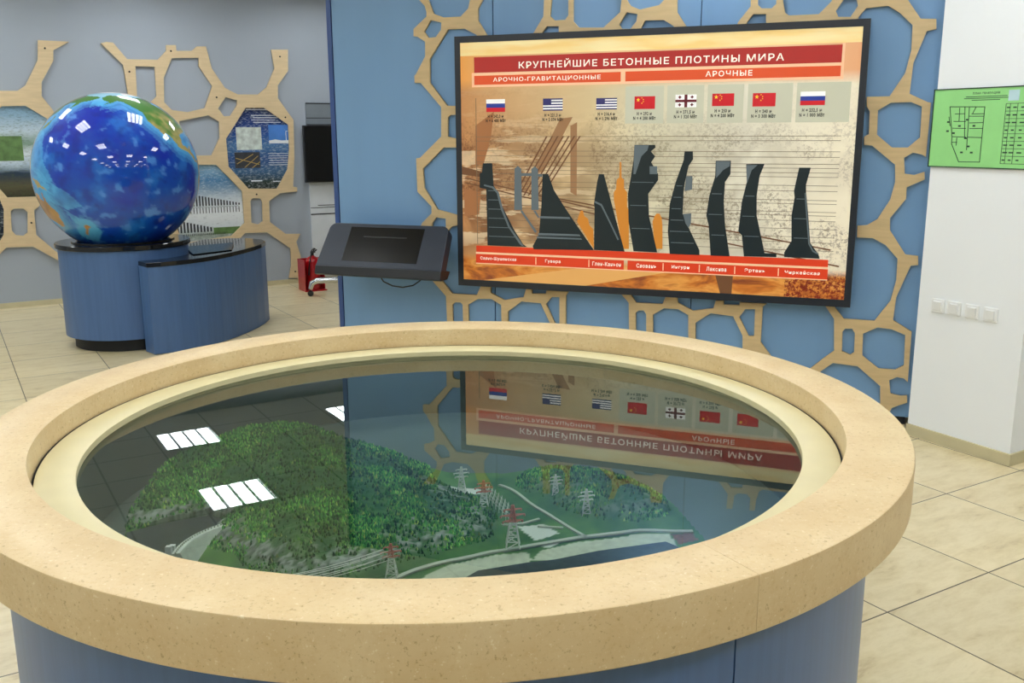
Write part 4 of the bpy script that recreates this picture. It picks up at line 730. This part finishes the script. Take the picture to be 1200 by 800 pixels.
# ------------------------------------------------------------------ back wall: lattices with posters, board, screen
def back_lattice(data, screws, label):
    x0 = sum(q[0] for q in data[0])/len(data[0]); z0 = min(q[1] for q in data[0])
    o = sheet('wall_lattice', data, -.0185, .025, M['plywood_pale'], off=(x0, z0)); o.location = room(x0, Y1, z0); o.rotation_euler = (0, 0, ROOM)
    for q in screws:
        MB().lathe([(0, 0), (.009, 0), (.009, .004), (.006, .006), (0, .006)], 10).build('screw', M['black'], o, loc=(q[0]-x0, -.0305, q[1]-z0)).rotation_euler = (math.pi/2, 0, 0)
    return tag(o, label, 'wall decoration')
back_lattice([[(.3145,2.0394),(.6259,2.0425),(.7723,2.045),(.845,2.0952),(.9732,2.3309),(.9913,2.5094),(1.2619,2.5062),(1.1146,2.4226),(1.1049,2.3251),(.9846,2.1269),(.9718,1.9999),(1.0556,1.8721),(1.1517,1.6225),(1.1203,1.298),(.9598,1.049),(.8542,1.0408),(.8492,.969),(.7984,.9304),(.793,.6946),(.9527,.5178),(1.0529,.4432),(1.0456,.3673),(.9454,.4442),(.754,.5827),(.5242,.5878),(.4637,.5305),(.1465,.5523)],[(.5457,1.8205),(.6243,1.903),(.8258,1.9096),(.9966,1.7925),(1.0616,1.6231),(1.0298,1.3001),(.886,1.06),(.5838,1.061),(.4805,1.2185)],[(.3647,1.0638),(.5185,1.0418),(.5413,.9525),(.5155,.7108),(.4767,.6521),(.3191,.6498)],[(.5967,.9298),(.6269,.9543),(.7083,.9507),(.7412,.9126),(.7213,.7194),(.6813,.6905),(.6185,.7007),(.5869,.7475)]], [(1.0435,2.4376),(.7625,.8117)], 'pale plywood cell lattice on the grey wall left of the globe')
back_lattice([[(1.5419,2.5044),(1.5948,2.5185),(1.6527,2.5146),(1.7688,2.3627),(2.0584,2.3666),(2.1458,2.4557),(2.1502,2.5107),(2.2429,2.5144),(2.2452,2.4594),(2.3963,2.4651),(2.4504,2.5103),(2.54,2.5139),(2.583,2.2995),(2.7061,2.1058),(2.8347,2.0434),(3.0486,2.0467),(3.1446,2.1192),(3.2432,2.3184),(3.2196,2.5079),(3.3994,2.5148),(3.3869,2.2952),(3.267,2.1436),(3.2592,2.011),(3.4185,1.7845),(3.4066,1.384),(3.3748,1.0717),(3.4197,1.0637),(3.4171,1.0164),(3.2265,1.0056),(3.0977,.9249),(3.0935,.6997),(3.2638,.5595),(3.4276,.55),(3.3769,.4638),(3.4224,.2929),(3.3821,.0593),(3.2726,.0683),(3.3079,.2093),(3.3087,.396),(3.0593,.5881),(2.8151,.5947),(2.7601,.5428),(2.6918,.4275),(2.03,.4536),(2.0016,.7384),(2.0343,1.1466),(2.1284,1.3769),(2.0221,1.617),(1.8312,1.785),(1.7533,1.9086),(1.7471,2.0398),(1.7284,2.3074)],[(2.2353,1.3316),(2.5615,1.3248),(2.8141,1.0413),(2.8166,.703),(2.6697,.573),(2.1647,.5252),(2.0948,.7335),(2.127,1.1437)],[(2.9065,1.9086),(3.1069,1.9103),(3.3597,1.7349),(3.3588,1.4851),(3.3259,1.2592),(3.1971,1.0554),(2.8835,1.066),(2.6872,1.3044),(2.6801,1.59)],[(1.8411,2.2986),(2.0225,2.2974),(2.0172,2.0126),(1.9638,1.9604),(1.8284,1.9423)],[(2.1958,2.3892),(2.4608,2.3982),(2.4547,2.3168),(2.5764,2.123),(2.4842,1.9015),(2.3098,1.8602),(2.1539,1.8803),(2.0867,1.9551),(2.1002,2.1949)],[(2.6198,1.9001),(2.705,2.0139),(2.8244,1.9835),(2.8154,1.9287),(2.7416,1.8256),(2.6748,1.8192)],[(2.2182,1.7699),(2.5171,1.8297),(2.6217,1.7653),(2.6155,1.6019),(2.5201,1.423),(2.2935,1.4214),(2.2212,1.5901)],[(2.8942,.9331),(2.9164,.9623),(3.0034,.9589),(3.0223,.9188),(3.0199,.7127),(2.9673,.6803),(2.8913,.7009)]], [(1.7797,2.2441),(2.1908,2.4548),(2.6116,2.0108),(3.3064,2.4398),(3.3297,1.8111),(2.9659,1.0032),(3.3466,.1355)], 'pale plywood cell lattice on the grey wall right of the globe')
def poster_mat(name, kind):
    m = NT(name); tc = m.n('ShaderNodeTexCoord'); sp = m.n('ShaderNodeSeparateXYZ'); m.l(tc.outputs['Object'], sp.inputs[0]); z = sp.outputs[2]
    wav = m.math('ADD', z, m.math('MULTIPLY', m.math('SUBTRACT', m.noise(m.coord((1, 1, 4)), 4, 5, .6), .5), .10))
    if kind == 'sky': st_ = [(0, srgb('2b2a20')), (.14, srgb('5f5a42')), (.26, srgb('2c3d52')), (.34, srgb('b9ccda')), (.44, srgb('dde8ee')), (.55, srgb('7f9a88')), (.66, srgb('c4d5df')), (.8, srgb('8fb0c8')), (1, srgb('6d95b5'))]
    if kind == 'dam': st_ = [(0, srgb('b7c2c4')), (.12, srgb('8d9a8c')), (.22, srgb('d5dee4')), (.45, srgb('eef2f5')), (.62, srgb('c8d4dd')), (.75, srgb('7f9db8')), (.86, srgb('4f86b4')), (1, srgb('8fb6d2'))]
    if kind == 'energy': st_ = [(0, srgb('10170f')), (.12, srgb('2d3d3a')), (.25, srgb('3f658c')), (.4, srgb('27508c')), (.55, srgb('4a78a8')), (.7, srgb('234f9a')), (.85, srgb('1a3574')), (1, srgb('122653'))]
    if kind == 'dark': st_ = [(0, srgb('16202e')), (1, srgb('26364a'))]
    c = m.ramp(m.math('DIVIDE', wav, {'sky': .98, 'dam': .78, 'energy': .88, 'dark': .5}[kind]), st_)
    f = m.noise(m.coord((1, 1, 2.5)), 26, 5, .7); c = m.mix(m.ramp(f, [(.50, (0, 0, 0, 1)), (.70, (.55, .55, .55, 1))]), c, srgb('e6eef2') if kind != 'sky' else srgb('55663f'))
    f2 = m.noise(m.coord((1, 1, 3), (0, 0, 0), (3, 1, 2)), 18, 4, .7); c = m.mix(m.ramp(f2, [(.55, (0, 0, 0, 1)), (.75, (.5, .5, .5, 1))]), c, srgb('1e2c38'))
    return m.done(c, .3, spec=.4)
def poster(data, kind, label):
    x0 = sum(q[0] for q in data)/len(data); z0 = min(q[1] for q in data)
    t = thing('wall_poster', label, 'poster', room(x0, Y1, z0), ROOM)
    MB().plate([(q[0]-x0, q[1]-z0) for q in data], -.0055, 0).build('print', poster_mat('poster_'+kind, kind), t); return t, x0, z0
def PR(t, name, rects, mat, y=-.0062):
    mb = MB()
    for r in rects: mb.plate([(r[0], r[2]), (r[1], r[2]), (r[1], r[3]), (r[0], r[3])], y-.0004, y+.0004)
    return mb.build(name, mat, t)
M['p_white'] = plain('print_white', 'e8eef4', .4); M['p_dark'] = plain('print_dark', '2a3038', .4); M['p_sky'] = plain('print_sky', '4f86d6', .35, var=.2, scale=3); M['p_solar'] = plain('print_solar', '3d3f45', .4, var=.3, scale=14); M['p_snow'] = plain('print_snow', 'c9d3cd', .4, var=.3, scale=16); M['p_field'] = plain('print_field', '5f7f4a', .4, var=.35, scale=14); M['p_gold'] = plain('print_gold', 'b59a5a', .4)
t, x0, z0 = poster([(.5333,1.8384),(.6167,1.926),(.8305,1.9333),(1.0121,1.8091),(1.0813,1.6291),(1.0475,1.2856),(.8946,1.0302),(.5735,1.0318),(.4639,1.1994)], 'sky', 'landscape photo poster in the lattice left of the globe')
PR(t, 'photo', [(.09, .30, .37, .56)], M['p_field']); PR(t, 'photo', [(-.42, -.02, .37, .60)], M['p_field'])
poster([(.3601,1.0754),(.5235,1.0522),(.5477,.9573),(.5204,.7005),(.4791,.6381),(.3117,.6357)], 'dark', 'dark poster at the left edge behind the lattice slot')
t, x0, z0 = poster([(2.229,1.3549),(2.5753,1.348),(2.8442,1.047),(2.847,.6871),(2.6906,.5489),(2.1538,.4987),(2.0798,.7201),(2.1141,1.1554)], 'dam', 'pale dam poster with rows of dark bars behind the globe')
PR(t, 'bar_row', [(-.27+k*.0315, -.255+k*.0315, .40, .40+.15*(1-.045*k)) for k in range(20)], M['p_dark'])
PR(t, 'bar_row', [(-.27+k*.0315, -.262+k*.0315, .325, .385) for k in range(20)]+[(-.28, .33, .388, .391)], M['p_dark'])
PR(t, 'bar_row', [(-.36+k*.034, -.342+k*.034, .13, .13+.14*(1-.06*k)) for k in range(12)]+[(-.30+k*.02, -.292+k*.02, .095, .115) for k in range(24)], M['p_dark'])
PR(t, 'photo', [(.05, .33, .10, .17)], M['p_field'])
t, x0, z0 = poster([(2.9046,1.9344),(3.1174,1.9365),(3.3862,1.7505),(3.3853,1.4849),(3.3504,1.2447),(3.2134,1.028),(2.88,1.0397),(2.6719,1.2931),(2.6645,1.5963)], 'energy', 'dark blue energy poster with small photos in the octagon cell')
def opx(x, y): return (2.7915+(x-267.9)*.0105-x0, 1.098+(222.5-y)*.00915-z0)
PR(t, 'photo', [(-.27, .0, .445, .68)], M['p_snow']); ph = PR(t, 'photo', [(.08, .33, .51, .705)], M['p_sky']); so_ = PR(t, 'photo', [(-.30, -.03, .255, .42)], M['p_solar'])
mb = MB(); 
for p, q in (((-.28, .30), (-.10, .40)), ((-.2, .26), (-.05, .38)), ((-.12, .255), (-.03, .32)), ((-.29, .36), (-.04, .29))):
    p, q = Vector(p), Vector(q); tt = (q-p).normalized(); n_ = Vector((-tt.y, tt.x))*.004; mb.plate([tuple(p+n_), tuple(p-n_), tuple(q-n_), tuple(q+n_)], -.0074, -.0066)
mb.build('panel_edge', M['p_gold'], so_)
MB().plate([(.265, .51), (.275, .51), (.272, .64), (.268, .64)], -.0074, -.0066).plate([(.268, .64), (.245, .665), (.27, .636)], -.0074, -.0066).plate([(.27, .64), (.31, .645), (.272, .634)], -.0074, -.0066).plate([(.268, .636), (.262, .59), (.274, .636)], -.0074, -.0066).plate([(.08, .51), (.33, .51), (.33, .545), (.22, .54), (.15, .552), (.08, .54)], -.0072, -.0066).build('wind_turbine', M['p_white'], ph)
PR(t, 'heading_lines', [(-.14, .08, .885, .90), (-.15, .08, .858, .868)], M['p_white'])
PR(t, 'text_lines', [(-.10+.02*(k % 2), .22-.03*(k % 3), .80-k*.024, .807-k*.024) for k in range(4)]+[(.06+.01*(k % 2), .31-.02*(k % 3), .40-k*.024, .405-k*.024) for k in range(6)]+[(-.14, -.02, .11, .125), (.10, .2, .10, .11)], M['p_white'])

M['board_white'] = plain('board_white', 'dfe5ea', .4, var=.03); M['board_grey'] = plain('board_grey', '7d868e', .5, var=.06)
bd = thing('wall_board', 'tall white and grey board on back wall beside partition edge', 'board', room(4.05, Y1, .052), ROOM)
MB().box(-.483, .55, -.02, 0, 0, 1.55).build('lower_panel', M['board_white'], bd); MB().box(-.483, .55, -.02, 0, 1.553, 1.91).build('upper_panel', M['board_grey'], bd)
MB().box(-.485, .55, -.024, -.02, 1.905, 1.915).box(-.485, .55, -.0225, -.02, 1.75, 1.757).box(-.485, .55, -.0225, -.02, 1.68, 1.687).box(-.485, .55, -.0225, -.02, .70, .712).box(-.40, .55, -.0225, -.02, .80, .806).box(-.485, .55, -.0225, -.02, .775, .781).build('rail', M['dark'], bd)
t2 = thing('television', 'small black switched-off television on back wall board', 'television', room(4.04, Y1, 1.112), ROOM)
MB().box(-.535, .535, -.085, -.04, 0, .615).build('housing', M['black'], t2, bevel=.004); MB().box(-.520, .520, -.0865, -.085, .02, .598).build('screen', M['glass_black'], t2); MB().box(-.15, .15, -.04, -.0235, .15, .45).build('wall_bracket', M['black'], t2)

# ------------------------------------------------------------------ fire extinguisher in its stand
EX = Vector((-2.125, 10.07, 0))
ex = thing('fire_extinguisher', 'red fire extinguisher standing at the back wall near partition edge', 'fire extinguisher', EX+Vector((0, 0, .0125)), ROOM)
MB().lathe([(0, 0), (.068, 0), (.072, .005), (.075, .012), (.075, .29), (.07, .315), (.05, .34), (.025, .352), (.022, .36), (0, .36)], 32).build('cylinder', M['red'], ex, smooth=True)
MB().lathe([(0, .358), (.018, .358), (.018, .40), (.012, .405), (0, .405)], 16).build('valve', M['black'], ex, smooth=True)
MB().box(-.012, .012, -.075, .02, .395, .403).build('lever', M['black'], ex, bevel=.002)
MB().tube([(0, -.07, .44), (0, -.02, .425), (0, .02, .405)], .007, 6).build('carry_handle', M['black'], ex, smooth=True)
MB().tube([(.01, 0, .39), (.04, -.03, .42), (.005, -.075, .44), (-.04, -.085, .38), (-.062, -.075, .28), (-.07, -.07, .16)], [.007]*5+[.011], 8).build('hose', M['black'], ex, smooth=True)
es = thing('extinguisher_stand', 'open red floor stand holding the fire extinguisher', 'stand', EX, ROOM)
MB().box(-.125, .115, -.10, .12, 0, .012).build('tray', M['red'], es, bevel=.002); MB().box(-.125, -.118, -.10, .12, .012, .335).build('side_panel', M['red'], es, bevel=.001); MB().box(.108, .115, -.04, .12, .012, .335).build('side_panel', M['red'], es, bevel=.001); MB().box(-.118, .108, .108, .12, .012, .335).build('back_panel', M['red'], es, bevel=.001)

# ------------------------------------------------------------------ swivel chair, mostly behind the partition
CH = Vector((-1.62, 9.74, 0))
ch = thing('swivel_chair', 'swivel chair with chrome star base and castors behind the partition edge', 'chair', CH)
a0 = math.atan2(9.668-CH.y, -2.077-CH.x)
MB().tube([(0, 0, .10), (0, 0, .42)], .025, 16).build('column', M['chrome'], ch, smooth=True)
for k in range(5):
    a = a0+k*2*math.pi/5; c, s = math.cos(a), math.sin(a); L = .462
    lg = MB().tube([(c*.02, s*.02, .155), (c*.15, s*.15, .165), (c*(L-.07), s*(L-.07), .16), (c*(L-.02), s*(L-.02), .135), (c*L, s*L, .075)], [.036, .034, .032, .029, .022], 12).build('leg', M['chrome'], ch, smooth=True)
    MB().lathe([(0, -.016), (.026, -.016), (.030, -.01), (.030, .01), (.026, .016), (0, .016)], 20).build('castor', M['black'], lg, smooth=True)
    w = lg.children[0]; w.location = (c*L, s*L, .0301); w.rotation_euler = (math.pi/2, 0, a)
sp_ = []
for k in range(24):
    a = 2*math.pi*k/24; sp_.append((.19*math.copysign(abs(math.cos(a))**.6, math.cos(a)), .20*math.copysign(abs(math.sin(a))**.6, math.sin(a))))
MB().prism(sp_, .42, .49).build('seat', M['black'], ch, bevel=.015)
MB().tube([(0, .16, .44), (0, .23, .47), (0, .24, .62)], .018, 8).build('back_support', M['chrome'], ch, smooth=True)
MB().box(-.18, .18, .215, .255, .55, .86).build('backrest', M['black'], ch, bevel=.015)
